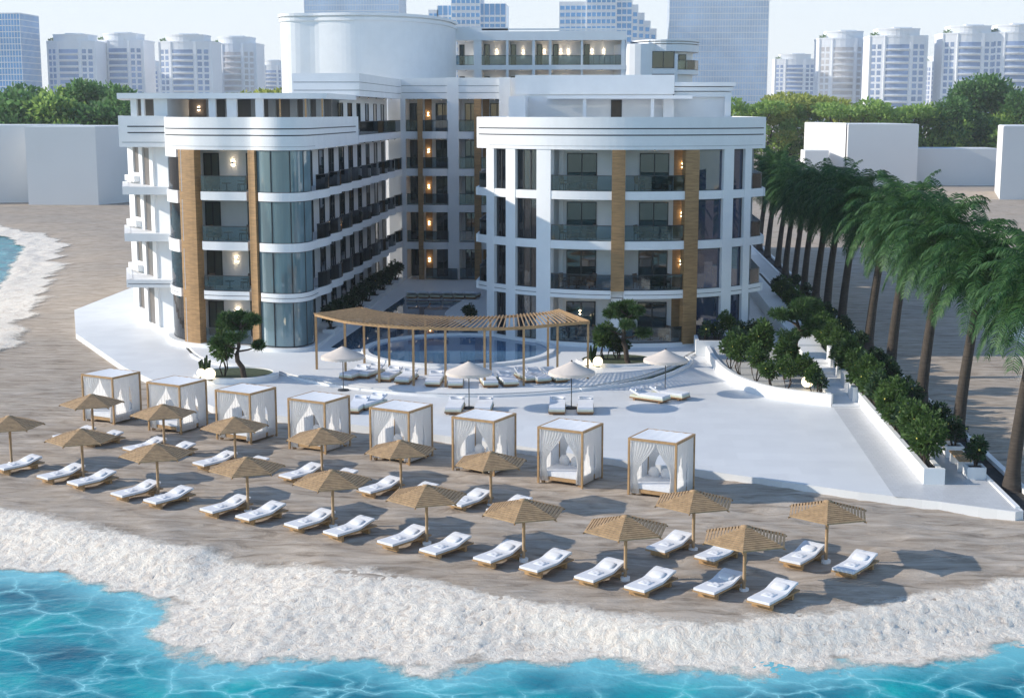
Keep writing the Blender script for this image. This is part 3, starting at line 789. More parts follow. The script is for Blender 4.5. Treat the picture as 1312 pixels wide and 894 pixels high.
for i in (1, 2, 3):
    mb = MB(); th = .5
    ins = inset(bayc, .4)
    mb.prism([(-32.2, 92.3)] + ins + [(-19.1, 124), (-38.5, 124), (-34.7, 99.3), (-33.6, 96.2)], FL[i] - th + .03, FL[i])
    for x0, x1 in ((-29.3, WC[0][0]), (WC[0][1], WC[1][0]), (WC[1][1], -18.0)):
        low = .26 if (x0 < -29 and i > 1) else 0
        mb.ribbon(bayx(x0, x1), .4, FL[i] - th - low, FL[i] + .02)
    # scalloped court edge: each bay swells out a little
    sc = [(-18.7, 88.3)]
    for k in range(9):
        y0 = 88.6 + 3.94 * k
        sc += [(-18.7 + .34 * math.sin(PI * q / 6), y0 + 3.94 * q / 6) for q in range(1, 7)]
    mb.ribbon(sc, .4, FL[i] - th, FL[i] + .02)
    mb.prism([(-32.4, 92.0), (-29.25, 92.0), (-29.25, 92.5), (-32.0, 92.5)], FL[i] - th, FL[i] + .02)
    mb.ribbon([(-34.9, 99.2), (-32.4, 92.0)], .4, FL[i] - th, FL[i] + .02)
    hb('floor_slab', plaster, mb)
    if i == 1:
        g = MB()
        for x0, x1 in ((-29.3, WC[0][0]), (WC[0][1], WC[1][0]), (WC[1][1], -18.0)): g.ribbon(bayx(x0 + .1, x1 - .05, -.004), .01, FL[1] - .27, FL[1] - .235)
        g.box(-32.3, -29.3, 91.99, 92.0, FL[1] - .27, FL[1] - .235)
        hb('slab_groove', groove, g)
# walls
hb('wall', plaster, MB().prism(lw_body, .4, 12.8))
# slanting outer face: shallow slots between white piers, recess shade painted into their glass
d_ = Vector((-34.2 + 30.5, 98.9 - 93.1)).normalized(); slant = Fr((-30.5, 93.1), (d_.x, d_.y), (-d_.y, d_.x))
if slant.n[0] > 0: slant.n = (-slant.n[0], -slant.n[1])
for i in range(4):
    z0, z1 = FL[i], CEIL[i]
    for a0, a1, zz in ((0, .9, z1), (2.75, 3.7, z1), (5.3, 6.85, z1), (3.7, 5.3, z0 + .75)):
        m1 = MB(); slant.box(m1, a0, a1, 0, .16, z0, zz); hb('pier' if zz == z1 else 'window_sill', plaster, m1)
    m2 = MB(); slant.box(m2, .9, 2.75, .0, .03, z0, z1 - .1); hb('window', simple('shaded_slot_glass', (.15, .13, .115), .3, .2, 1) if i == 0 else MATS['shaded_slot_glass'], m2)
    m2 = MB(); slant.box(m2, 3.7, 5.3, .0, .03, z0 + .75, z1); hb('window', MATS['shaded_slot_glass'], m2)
    if i:
        m3 = MB(); slant.box(m3, 3.6, 6.3, .16, .55, z0 + .15, z0 + .55); hb('window_box', plaster, m3)
# parapet
par_path = [(-18.7, 103.2)]
pl = MB(); pl.ribbon(bayc + [(-18.7, 103.3)], .35, 12.77, 14.75); pl.box(-32.5, -29.3, 92.05, 92.45, 12.8, 14.82); pl.ribbon([(-35.0, 99.2), (-32.5, 92.1)], .35, 12.8, 14.82); pl.box(-19.0, -18.72, 103.3, 103.6, 12.77, 14.75)
parap = hb('parapet', plaster, pl)
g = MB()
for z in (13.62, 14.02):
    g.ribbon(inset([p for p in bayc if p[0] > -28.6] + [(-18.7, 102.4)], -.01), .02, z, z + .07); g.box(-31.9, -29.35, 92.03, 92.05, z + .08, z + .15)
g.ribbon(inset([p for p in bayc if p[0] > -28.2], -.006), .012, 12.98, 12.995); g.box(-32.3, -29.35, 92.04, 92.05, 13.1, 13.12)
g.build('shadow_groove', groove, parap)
hb('roof_slab', plaster, MB().prism([(-32.2, 92.4)] + inset(bayc, .3) + [(-19, 124), (-38.4, 124), (-34.8, 99.2)], 12.8, 13.7))
# wood columns of the left bays
for (x0, x1) in WC:
    hb('wood_column', woodcol, MB().ribbon(bayx(x0, x1, -.08), .6, FL[0] - .05, 12.77))
# bays: curved glass, recessed balcony
for i in range(4):
    z0, z1 = FL[i], CEIL[i]
    zz1 = z1 - (.26 if i in (1, 2, 3) and i < 3 else 0) - (.45 if i == 3 else 0)
    p1 = bayx(-29.05, WC[0][0] + .05, .12)
    g = hb('curved_window', room_glass, MB().ribbon(p1, .03, z0 + .02, z1)); f = MB(); f.ribbon(bayx(-29.05, WC[0][0] + .05, .1), .07, z0 + .02, z0 + .07); f.build('frame', darkmetal, g)
    if i == 3: hb('lintel_band', plaster, MB().ribbon(bayx(-29.2, WC[0][0] + .02, .0), .3, 12.3, 12.77))
    hb('curtain', curtain_m, MB().ribbon([(-28.3, 90.5), (-28.0, 89.6), (-27.4, 88.9), (-26.9, 88.5)], .03, z0, z1))
    p2 = bayx(WC[1][1] - .05, -18.0, .12)
    p2 = [p for p in p2 if p[1] < 87.6]
    g = hb('curved_window', bay_glass, MB().ribbon(p2, .03, z0 + .02, z1)); f = MB()
    f.ribbon([(p[0], p[1]) for p in p2], .02, z0 + .02, z0 + .06, off=-.02); f.ribbon(p2, .02, z1 - .05, z1, off=-.02)
    L = len(p2); cum = [0]
    for a, b in zip(p2, p2[1:]): cum.append(cum[-1] + math.dist(a, b))
    for t in (0.01, .25, .5, .74, .985):
        k = min(range(L), key=lambda q: abs(cum[q] - t * cum[-1])); f.box(p2[k][0] - .03, p2[k][0] + .03, p2[k][1] - .045, p2[k][1] + .03, z0 + .02, z1)
    f.build('frame', darkmetal, g)
    bw = MB(); bw.box(-26.9, -22.3, 89.5, 89.8, z0, z1); bw.box(-26.95, -26.75, 87.2, 89.5, z0, z1); bw.box(-22.3, -22.1, 86.3, 89.5, z0, z1); bw.box(-22.1, -20.2, 88.6, 88.8, z0, z1)
    hb('balcony_wall', plaster, bw)
    fr = FRONT(89.5); door(fr, -26.15, -25.15, z0 + .02, z0 + 2.3, gl=curt_glass); door(fr, -23.4, -22.6, z0 + .02, z0 + 2.3, 1, gl=curt_glass)
    if i != 2: wall_lamp((-24.25, 89.5, z0 + 1.7), (0, -1), 6)
    spots([(-24.3, 87.6, z1)])
    railing(bayx(WC[0][1] - .05, WC[1][0] + .05, .06), z0)
# court side: a door for each room, railings bay by bay
fr = EAST(-20.2)
DY = [(96.3, 97.9), (99.8, 101.4), (103.5, 105.3), (107.3, 108.9), (111.1, 112.5), (114.9, 116.3), (118.8, 120.2), (122.6, 124.0)]
DY = [(92.5, 94.1)] + DY
for i in range(4):
    for k, (a0, a1) in enumerate(DY):
        door(fr, a0, a1, FL[i] + .02, FL[i] + 2.35, 1 if k % 2 else 2, d=.0)
        y0 = 88.6 + 3.94 * k
        if i and k: pass
        if i: railing([(-18.75 + .34 * math.sin(PI * q / 6), y0 + 3.94 * q / 6) for q in range(6, -1, -1)], FL[i], bars=True)
        spots([(-19.3, a0 + 2.0, CEIL[i])])
# taller back part of the left wing
hb('wall', plaster, MB().prism([(-23.5, 104.2), (-20.2, 104.2), (-20.2, 126), (-36, 126), (-36, 112), (-23.5, 112)], 13.4, 16.3))
hb('floor_slab', plaster, MB().box(-23.6, -18.7, 103.6, 124.2, 12.86, 13.4))
pl = MB().box(-23.6, -18.65, 103.9, 104.25, 16.2, 17.85); pl.box(-19.0, -18.65, 104.25, 124.2, 16.2, 17.85); pl.box(-23.6, -23.25, 104.25, 126, 16.2, 17.85)
pl.box(-23.25, -19.0, 104.25, 126, 16.25, 16.6)
parap = hb('parapet', plaster, pl)
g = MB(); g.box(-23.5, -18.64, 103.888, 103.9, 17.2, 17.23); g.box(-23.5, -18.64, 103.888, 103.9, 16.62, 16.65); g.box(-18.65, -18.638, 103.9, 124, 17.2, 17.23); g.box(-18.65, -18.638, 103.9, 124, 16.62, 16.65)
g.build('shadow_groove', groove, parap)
for k, (a0, a1) in enumerate(DY[3:]):
    door(fr, a0, a1, 13.42, 15.75, 1); spots([(-19.4, a0 + .8, 16.2)])
for k in range(5): railing([(-18.75, 104.3 + 3.96 * (k + 1)), (-18.75, 104.3 + 3.96 * k)], 13.4)
# roof terrace of the left wing: flat canopy on white posts before a brown penthouse front
hb('roof_canopy', plaster, MB().prism([(-32.5, 92.0), (-23.0, 92.0), (-18.9, 93.2), (-18.9, 104), (-36.3, 104), (-34.9, 99.2)], 15.92, 16.28))
for x0, x1 in ((-31.75, -31.35), (-31.05, -30.85), (-26.55, -26.1), (-25.35, -24.7), (-23.45, -22.95)):
    hb('column', plaster, MB().box(x0, x1, 92.4, 92.7, 13.7, 15.92))
hb('wall', plaster, MB().box(-30.2, -29.3, 92.4, 98, 13.7, 15.92))
mb = MB(); mb.box(-29.3, -19.4, 97.2, 97.4, 13.7, 15.92); mb.box(-33.2, -31, 97.2, 97.4, 13.7, 15.92); hb('penthouse_wall', brown_panel, mb)
for x in (-28, -26.7, -24.9, -23.7, -22.2, -21.3, -20.4): hb('pier', room_m, MB().box(x, x + .5, 96.9, 97.2, 13.7, 15.92))
for x in (-22.0, -20.3, -19.2): hb('post', wood, MB().box(x, x + .1, 92.9, 93.0, 13.7, 15.92))
wall_lamp((-28.6, 97.2, 15.3), (0, -1), 1)

# ---- rear wing across the court
RY = 124.2
hb('wall', plaster, MB().box(-20.2, -7.6, 126.6, 140, .4, 16.3))
for i in (1, 2, 3, 4):
    mb = MB(); mb.box(-18.7, -7.6, RY, 126.6, RFL[i] - .62, RFL[i])
    mb.ribbon([(-17.2 + 2.6 * q / 8, RY - .5 * math.sin(PI * q / 8)) for q in range(9)], .5, RFL[i] - .6, RFL[i] + .02)
    hb('floor_slab', plaster, mb)
pl = MB().box(-18.7, -7.5, RY - .05, RY + .35, 16.2, 18.0); pl.box(-18.7, -7.5, RY + .35, 140, 16.2, 16.6)
parap = hb('parapet', plaster, pl)
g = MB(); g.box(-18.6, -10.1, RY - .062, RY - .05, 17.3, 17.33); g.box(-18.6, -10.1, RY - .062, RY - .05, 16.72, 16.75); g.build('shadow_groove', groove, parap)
hb('pier', plaster, MB().box(-10.1, -9.15, RY - .5, RY + 2.4, 13.4, 18.02))
hb('pier', plaster, MB().box(-14.65, -13.65, RY - .1, RY + 2.4, RFL[0], 18.03))
hb('pier', plaster, MB().box(-18.72, -18.3, RY - .06, RY + 2.4, RFL[0], 16.2))
hb('pier', plaster, MB().box(-8.7, -8.1, RY - .3, RY + 2.4, 13.4, 16.3))
for x0, x1, zt in ((-17.22, -16.8, 16.2), (-12.28, -11.7, 16.2)): hb('wood_column', woodcol, MB().box(x0, x1, RY - .25, RY + .25, RFL[0] - .1, zt))
fr = FRONT(126.6)
for i in range(5):
    z0 = RFL[i]; z1 = RFL[i + 1] - .62 if i < 4 else 16.2
    hb('wood_panel', woodcol, MB().box(-16.9, -16.3, 126.5, 126.6, z0, z1)); hb('wood_panel', woodcol, MB().box(-11.75, -11.2, 126.5, 126.6, z0, z1))
    door(fr, -18.25, -17.2, z0 + .02, z0 + 2.45); door(fr, -15.95, -14.7, z0 + .02, z0 + 2.45); door(fr, -13.35, -12.3, z0 + .02, z0 + 2.45); door(fr, -11.1, -9.9, z0 + .02, z0 + 2.45)
    wall_lamp((-16.6, 126.5, z0 + 1.5), (0, -1), 5)
    spots([(-17.7, 125.3, z1), (-15.3, 125.3, z1), (-12.9, 125.3, z1), (-10.6, 125.3, z1)])
    if i:
        railing([(-18.25, RY + .1), (-17.25, RY + .1)], z0); railing([(-16.75, RY - .02), (-15.8, RY - .38), (-14.6, RY - .1)], z0, bars=True); railing([(-13.6, RY + .1), (-12.3, RY + .1)], z0); railing([(-11.7, RY + .1), (-9.2, RY + .1)], z0)
    else:
        railing([(-16.6, RY - .02), (-13.8, RY - .4)], z0, bars=True); railing([(-13.6, RY + .1), (-12.3, RY + .1)], z0, bars=True)

# ---- high block behind: a blank curved flank, then two rows of lit balconies
cyl = spline([(-32.3, 150), (-32.1, 137), (-28, 135.1), (-23.6, 134.7), (-19.4, 137.5), (-17.2, 143), (-16.7, 150)], 10)
hb('wall', plaster, MB().prism(cyl, .4, 24.0))
tr_ = MB(); tr_.prism(inset(cyl, -.12), 23.55, 23.85); tr_.prism(inset(cyl, -.22), 24.0, 24.25); hb('cornice', plaster, tr_)
hb('wall', plaster, MB().box(-16.8, .8, 152.2, 160, .4, 22.4))
for z in (16.6, 19.9): hb('floor_slab', plaster, MB().box(-16.8, .9, 149.9, 152.2, z - .48, z))
pl = MB().box(-16.8, .9, 149.8, 150.1, 22.4, 23.3); pl.box(-16.8, .9, 150.1, 160, 22.4, 22.7); parap = hb('parapet', plaster, pl)
mb = MB(); mb.box(-14.0, .6, 149.9, 150.0, 23.42, 23.6); mb.box(-16.8, -11.3, 149.9, 150.0, 23.3, 23.75); hb('cornice', plaster, mb)
XS = [(-16.7, -14.86), (-14.05, -11.5), (-11.25, -8.78), (-8.5, -7.05), (-6.8, -3.75), (-3.55, .4)]
for a, b in zip(XS, XS[1:]): hb('pier', plaster, MB().box(a[1], b[0], 149.95, 152.2, 13, 22.4))
hb('pier', plaster, MB().box(.4, .8, 149.95, 152.2, 13, 22.4))
fr = FRONT(152.2)
for z0 in (16.6, 19.9):
    for k, (x0, x1) in enumerate(XS):
        railing([(x0, 150.05), (x1, 150.05)], z0, bars=(k in (0, 5)))
        door(fr, x0 + .1, x0 + .65, z0 + .02, z0 + 2.2, 1)
        if k: wall_lamp(((x0 + x1) / 2 + .15, 152.2, z0 + 1.45), (0, -1), 12)
        if k in (4, 5): wall_lamp((x0 + .9, 152.2, z0 + 1.45), (0, -1), 12)
        spots([((x0 + x1) / 2, 151, 22.4 if z0 > 18 else 19.42)])
# round corner tower at its end
rt_ = ell(4.6, 154.5, 4.0, 5.2, 40)
hb('wall', plaster, MB().prism(ell(2.4, 154, 3.0, 4.7, 32), .4, 22.0)); hb('wall', plaster, MB().prism(ell(5.4, 155, 2.6, 4.4, 32), .4, 21.3))
hb('wall', plaster, MB().box(2.3, 6.2, 149.75, 154, .4, 21.0))
cn = MB(); cn.prism(ell(5.0, 154.4, 3.6, 4.7, 40), 21.25, 21.95); cn.prism(ell(5.0, 154.4, 3.62, 4.75, 40), 22.05, 22.2); cn.prism(ell(5.0, 154.4, 3.65, 4.8, 40), 22.3, 22.45); cn.prism(ell(5.0, 154.4, 3.3, 4.4, 40), 21.9, 22.35)
hb('cornice', plaster, cn)
mb = MB(); mb.prism(ell(5.3, 154.4, 3.3, 4.5, 40), 18.95, 19.4); hb('floor_slab', plaster, mb)
door(FRONT(149.75), 2.45, 5.85, 19.55, 21.25, 3, 'window'); door(FRONT(149.75), 2.45, 5.85, 18.3, 18.95, 3, 'window'); door(FRONT(150.6), 6.3, 7.1, 19.45, 20.95, 1)
railing([(5.9, 149.9), (7.2, 150.7), (8.1, 152.0), (8.5, 153.6)], 19.4, bars=True)

# ---- balcony furniture on the two front wings
def make_chair(label, group, loc, rz):
    t = thing('balcony_chair', label, 'chair', loc, rz, group)
    MB().box(-.25, .25, -.24, .24, .38, .44).build('seat', chairmat, t, False)
    b = MB(); b.obox((0, .25, .68), (.5, .05, .5), 0, rx=-.15); b.build('backrest', chairmat, t, False)
    for x in (-.23, .23):
        for y in (-.22, .22): MB().box(x - .02, x + .02, y - .02, y + .02, 0, .38).build('leg', darkmetal, t, False)
        MB().box(x - .03, x + .03, -.22, .24, .58, .62).build('armrest', chairmat, t, False)
    return t
def make_table(label, group, loc):
    t = thing('balcony_table', label, 'side table', loc, 0, group)
    MB().lathe([(.001, .45), (.3, .45), (.3, .49), (.001, .49)], 16).build('tabletop', darkmetal, t, False)
    MB().lathe([(.03, .02), (.03, .45)], 8).build('pedestal', darkmetal, t, False)
    MB().lathe([(.001, .02), (.2, .02), (.2, 0), (.001, 0)], 14).build('base', darkmetal, t, False)
    return t
proto_c = proto_t = None
spots_f = []
for i in range(4):
    lv = LEVEL[i]
    if i: spots_f.append((-24.3, 88.0, FL[i], lv, 'left wing', (-.95, 1.0)))
    spots_f.append((-2.4, 89.9, FL[i], lv, 'round tower, west balcony', (-.8, .9))); spots_f.append((2.3, 89.9, FL[i], lv, 'round tower, east balcony', (-.8, .9)))
for x, y, z, lv, wh, (a, b) in spots_f:
    for s_, xx, rz in (('west', x + a, R(60)), ('east', x + b, R(-60))):
        lab = 'brown balcony chair %s of its small table, %s floor of the %s' % (s_, lv, wh)
        if proto_c is None: proto_c = make_chair(lab, 'balcony chairs', (xx, y, z), rz)
        else: dup(proto_c, (xx, y, z), rz, lab)
    lab = 'small round dark balcony table, %s floor of the %s' % (lv, wh)
    if proto_t is None: proto_t = make_table(lab, 'balcony tables', (x, y, z))
    else: dup(proto_t, (x, y, z), 0, lab)

# ------------------------------------------------------------------ beach furniture
ROW = R(-25.0)                    # direction of the rows, nearly along the water
rx, ry = math.cos(ROW), math.sin(ROW)
def make_cabana(label, loc, rz):
    """four-post day bed with white drapes; local x along the front, front faces -y"""
    t = thing('beach_cabana', label, 'cabana', loc, rz, 'draped cabanas along the terrace edge')
    w, d, h, p = 2.0, 1.85, 2.36, .075
    for x in (0, w):
        for y in (0, d):
            MB().box(x - p / 2, x + p / 2, y - p / 2, y + p / 2, 0, h - .09).build('post', wood, t, False)
    for b in ((-p / 2, w + p / 2, -p / 2, p / 2), (-p / 2, w + p / 2, d - p / 2, d + p / 2)):
        MB().box(b[0], b[1], b[2], b[3], h - .09, h).build('beam', wood, t, False)
    for x in (0, w): MB().box(x - p / 2, x + p / 2, p / 2, d - p / 2, h - .09, h).build('beam', wood, t, False)
    rc = MB(); n = 12
    vs = []; 
    for j in range(n + 1):
        for i in range(n + 1):
            u, v = i / n, j / n; vs.append((.05 + (w - .1) * u, .05 + (d - .1) * v, h - .005 - .05 * math.sin(PI * u) * math.sin(PI * v) + .012 * math.sin(u * 28)))
    rc.add(vs, [(j * (n + 1) + i, j * (n + 1) + i + 1, (j + 1) * (n + 1) + i + 1, (j + 1) * (n + 1) + i) for j in range(n) for i in range(n)], 0, True)
    rc.build('roof_cloth', canvas, t, False)
    fr = MB(); fr.box(.06, w - .06, .06, d - .06, .16, .30)
    base = fr.build('bed_base', wood, t, False)
    for x in (.16, w - .16):
        for y in (.14, d - .14): MB().box(x - .06, x + .06, y - .06, y + .06, 0, .16).build('bed_leg', wood, base, False)
    mt = MB(); mt.obox((w / 2, d / 2, .41), (w - .18, d - .2, .2)); mt.build('mattress', cushion, t, False)
    for x in (.45, 1.0, 1.55):
        q = MB(); q.lathe([(.001, -.09), (.2, -.07), (.26, 0), (.2, .07), (.001, .09)], 12); 
        q.v = [(x + a * 1.0, d - .38 + c_ * 1.2, .66 + b * 1.0) for a, b, c_ in q.v]; q.build('pillow', cushion, t, False)
    def drapery(p0, p1, top, bot, f0, f1, ins):
        """a hanging curtain from p0 to p1; f0/f1: how far each edge is gathered in at hip height"""
        cols, rows = 34, 10; vs = []; m = MB()
        dx, dy = p1[0] - p0[0], p1[1] - p0[1]; L = math.hypot(dx, dy); nx, ny = -dy / L, dx / L
        for j in range(rows + 1):
            v = j / rows; z = top + (bot - top) * v
            g = smooth(min(1, v / .62)) * (1 - .12 * smooth((v - .62) / .38))
            a = f0 * g; b = 1 - f1 * g
            for i in range(cols + 1):
                u = i / cols; s_ = a + (b - a) * u; amp = .022 + .02 * (f0 + f1) * g
                q = amp * math.sin(u * 2 * PI * 8 + .6 * math.sin(7 * v)) + ins
                vs.append((p0[0] + dx * s_ + nx * q, p0[1] + dy * s_ + ny * q, z))
        m.add(vs, [(j * (cols + 1) + i, j * (cols + 1) + i + 1, (j + 1) * (cols + 1) + i + 1, (j + 1) * (cols + 1) + i) for j in range(rows) for i in range(cols)], 0, True)
        m.build('drape', drape, t, False)
    zt, zb = h - .1, .12
    drapery((.05, .03), (w * .56, .03), zt, zb, 0, .72, .02)       # front, tied back to the left post
    drapery((w * .56, .03), (w - .05, .03), zt, zb, .78, 0, .02)   # front, tied back to the right post
    drapery((w - .02, .05), (w - .02, d * .62), zt, zb, 0, .05, 0)  # side towards the next cabana
    drapery((w - .02, d * .60), (w - .02, d - .05), zt, zb, .25, 0, 0)
    drapery((.02, d - .05), (.02, .05), zt, zb, 0, .1, 0)
    drapery((w * .55, d - .03), (.05, d - .03), zt, zb, .72, 0, 0); drapery((w - .05, d - .03), (w * .55, d - .03), zt, zb, 0, .5, 0)
    return t
CAB = [(-26.0, 66.9), (-22.15, 65.15), (-18.35, 63.45), (-14.55, 61.75), (-10.55, 60.05), (-6.75, 58.4), (-3.03, 56.7), (.65, 54.95)]
clab = ['farthest up the beach, nearest the hotel', 'with two glowing globes right above its roof', 'third along from the hotel end', 'fourth along from the hotel end', 'fifth along, midway down the terrace edge', 'sixth along from the hotel end', 'next to last, its bed clearly visible', 'last of the row, its roof nearest the bare terrace']
pc = None
for k, (x, y) in enumerate(CAB):
    lab = 'white draped wooden cabana ' + clab[k]
    if pc is None: pc = make_cabana(lab, (x, y, .03), ROW)
    else: dup(pc, (x, y, .03), ROW, lab)

def make_parasol(label, loc, group, rz):
    t = thing('beach_parasol', label, 'parasol', loc, rz, group)
    MB().tube([(0, 0, -.1), (0, 0, 2.12)], .055, 10).build('pole', wood2, t, False)
    MB().lathe([(.16, -.05), (.16, .10), (.001, .10)], 12).build('footing', stone, t, False)
    rr, z0, z1 = 1.47, 1.70, 2.13
    for k in range(6):
        a0, a1 = R(60 * k), R(60 * (k + 1)); m = MB(); n = 11
        for j in range(n):
            t0 = .10 + .9 * j / n; t1 = t0 + .9 / n * .66
            V = []
            for s_ in (t0, t1):
                for a in (a0, a1): V.append(Vector((rr * s_ * math.cos(a), rr * s_ * math.sin(a), z1 + (z0 - z1) * s_)))
            dz = Vector((0, 0, .045))
            q = [V[0], V[2], V[3], V[1]]; q2 = [v + dz for v in q]
            m.add(q + q2, [(3, 2, 1, 0), (4, 5, 6, 7), (0, 1, 5, 4), (1, 2, 6, 5), (2, 3, 7, 6), (3, 0, 4, 7)])
        m.build('slatted_panel', wood2, t, False)
        r_ = MB(); e = Vector((rr * math.cos(a0), rr * math.sin(a0), z0)); s0 = Vector((0, 0, z1))
        r_.tube([s0 + Vector((0, 0, -.02)), e + Vector((0, 0, -.02))], .028, 5); r_.build('rib', wood, t, False)
    MB().lathe([(.001, 2.17), (.16, 2.15), (.16, 2.10), (.001, 2.09)], 6).build('cap', wood2, t, False)
    return t
FRONTU = [G(*q) for q in ((15, 595), (107, 614), (203, 636), (318, 656), (427, 675), (547, 697), (671, 718), (801, 742), (953, 757))]
BACKU = [G(*q) for q in ((120, 563), (211, 578), (302, 597), (413, 613), (514, 631), (629, 648), (888, 705), (1058, 720))]
pu = None
def place_parasol(x, y, lab, grp):
    global pu
    rz = R(-98)
    if pu is None: pu = make_parasol(lab, (x, y, 0), grp, rz)
    else: dup(pu, (x, y, 0), rz + random.uniform(-.03, .03), lab, grp)
NF, NB = len(FRONTU), len(BACKU)
for k, (x, y) in enumerate(FRONTU):
    place_parasol(x, y, 'slatted wooden beach parasol in the water-side row, %s from the hotel end' % ORD[k], 'slatted beach parasols')
bl = ['standing in front of the %s cabana from the hotel end' % ORD[k] for k in range(6)] + ['past the last cabana, third from the bare end of the beach', 'on the open sand, last of all on the bare end']
for k, (x, y) in enumerate(BACKU):
    place_parasol(x, y, 'slatted wooden beach parasol ' + bl[k], 'slatted beach parasols')

def make_lounger(label, loc, rz, group):
    """local x across, y towards the head end"""
    t = thing('beach_lounger', label, 'sun lounger', loc, rz, group)
    L, w = 2.0, .80
    f = MB(); f.box(-w / 2, w / 2, 0, 1.95, .20, .25); f.build('frame', wood, t, False)
    for y in (.3, 1.6): MB().box(-w / 2 + .05, w / 2 - .05, y - .05, y + .05, 0, .20).build('leg', wood, t, False)
    prof = [(0.02, .255), (.6, .255), (1.05, .255), (1.2, .28), (1.45, .36), (1.72, .43), (1.86, .44)]
    m = MB(); th = .08; n = len(prof); hw = w / 2 - .02
    vs = [(-hw, y, z) for y, z in prof] + [(hw, y, z) for y, z in prof] + [(-hw, y, z + th) for y, z in prof] + [(hw, y, z + th) for y, z in prof]
    fs = []
    for i in range(n - 1): fs += [(i, i + 1, n + i + 1, n + i), (2 * n + i, 3 * n + i, 3 * n + i + 1, 2 * n + i + 1), (i, 2 * n + i, 2 * n + i + 1, i + 1), (n + i, n + i + 1, 3 * n + i + 1, 3 * n + i)]
    fs += [(0, n, 3 * n, 2 * n), (n - 1, 3 * n - 1, 4 * n - 1, 2 * n - 1)]
    m.add(vs, fs); m.build('mattress', cushion, t, False)
    bk = MB(); bk.obox((0, 1.5, .33), (w - .1, .74, .03), 0, rx=R(16)); bk.build('backrest', wood, t, False)
    q = MB(); q.ball((0, 0, 0), .5, 20); sq = lambda a: math.copysign(abs(2 * a) ** .55 / 2, a); q.v = [(.50 * sq(x), 1.36 + .32 * sq(y), .435 + .10 * z + .10 * sq(y)) for x, y, z in q.v]; q.build('pillow', cushion, t, False)
    rng = random.Random(3); m = MB(); nx, ny = 12, 12; vs = []
    for j in range(ny + 1):
        for i in range(nx + 1):
            u, v = i / nx, j / ny; e = math.sin(PI * u) ** .4 * math.sin(PI * v) ** .4
            vs.append((-.22 + .44 * u, .48 + .42 * v, .33 + e * (.045 + .03 * noise.noise(Vector((u * 5, v * 5, 2))))))
    m.add(vs, [(j * (nx + 1) + i, j * (nx + 1) + i + 1, (j + 1) * (nx + 1) + i + 1, (j + 1) * (nx + 1) + i) for j in range(ny) for i in range(nx)], 0, True)
    m.build('throw', cushion, t, False)
    return t
ploung = None
LROT = R(55 - 90)
# foot end of each lounger: centre of the seen mattress minus half its length
hx, hy = math.cos(R(55)) * .95, math.sin(R(55)) * .95
def place_lounger(cx, cy, lab, grp):
    global ploung
    loc = (cx - hx, cy - hy, 0.02)
    rz = LROT + random.uniform(-.025, .025)
    if ploung is None: ploung = make_lounger(lab, loc, rz, grp)
    else: dup(ploung, loc, rz, lab, grp)
LG = 'white sun loungers on the sand'
for k, (x, y) in enumerate(FRONTU):
    for off, sd_ in (((-.80, -.25), 'landward'), ((.80, -1.1), 'seaward')):
        if k == 0 and sd_ == 'landward': continue
        place_lounger(x + off[0], y + off[1], 'white cushioned lounger on the %s side of the %s water-side parasol from the hotel' % (sd_, ORD[k]), LG)
for k, (x, y) in enumerate(BACKU):
    for off, sd_ in (((-.80, -.25), 'landward'), ((.80, -1.1), 'seaward')):
        wh = 'the parasol before the %s cabana' % ORD[k] if k < 6 else ('the parasol just past the last cabana' if k == 6 else 'the loneliest parasol at the bare end')
        place_lounger(x + off[0], y + off[1], 'white cushioned lounger on the %s side of %s' % (sd_, wh), LG)

# ------------------------------------------------------------------ terrace furniture
def make_pool_lounger(label, loc, rz, group):
    t = thing('pool_lounger', label, 'sun lounger', loc, rz, group)
    MB().box(-.42, .42, -1.0, 1.0, .10, .17).build('frame', bedwood, t, False)
    for y in (-.75, .75): MB().box(-.38, .38, y - .05, y + .05, 0, .10).build('leg', bedwood, t, False)
    MB().box(-.40, .40, -.99, .98, .17, .27).build('base_cushion', creamcush, t, False)
    m = MB(); m.obox((0, -.28, .325), (.78, 1.36, .11)); m.build('mattress', cushion, t, False)
    m = MB(); m.obox((0, .70, .42), (.78, .66, .11), 0, rx=R(22)); m.build('backrest', cushion, t, False)
    m = MB(); m.tube([(-.3, .72, .53), (.3, .72, .53)], .07, 10); m.build('pillow', cushion, t, False)
    return t
ppl = None
def place_pl(x, y, z, rz, lab, grp):
    global ppl
    if ppl is None: ppl = make_pool_lounger(lab, (x, y, z), rz, grp)
    else: dup(ppl, (x, y, z), rz, lab, grp)
PLU = 'low cream loungers under the pergola'
px = [(455, 478), (474, 476), (499, 480), (521, 483), (557, 486), (584, 487.5), (626, 487), (650, 486), (675, 481), (689, 482), (711, 481)]
for k, (a, b) in enumerate(px):
    x, y = G(a, b, .75)
    an = math.atan2(y - 88, x + 9.6)
    place_pl(x, y, TZ, an + PI / 2 + (.0), 'low cream lounger at the pool edge under the pergola, %s counting from its west end' % ORD[k], PLU)
# six red-brown day loungers at the far end of the long pool
for k, x in enumerate((-15.9, -14.95, -14.0, -13.0, -12.1, -11.2)):
    side = 'west' if k < 3 else 'east'
    place_pl(x, 111.6, TZ + .03, R(172), 'cream lounger on the far ledge of the long pool, %s of the %s three' % (ORD[k % 3], side), 'loungers in the far end of the long pool')
mb = MB().box(-16.3, -13.5, 110.2, 113.2, TZ - .3, TZ + .03); o = mb.build('pool_ledge', stone); o['kind'] = 'structure'
mb = MB().box(-13.4, -10.7, 110.2, 113.2, TZ - .3, TZ + .03); o = mb.build('pool_ledge', stone); o['kind'] = 'structure'

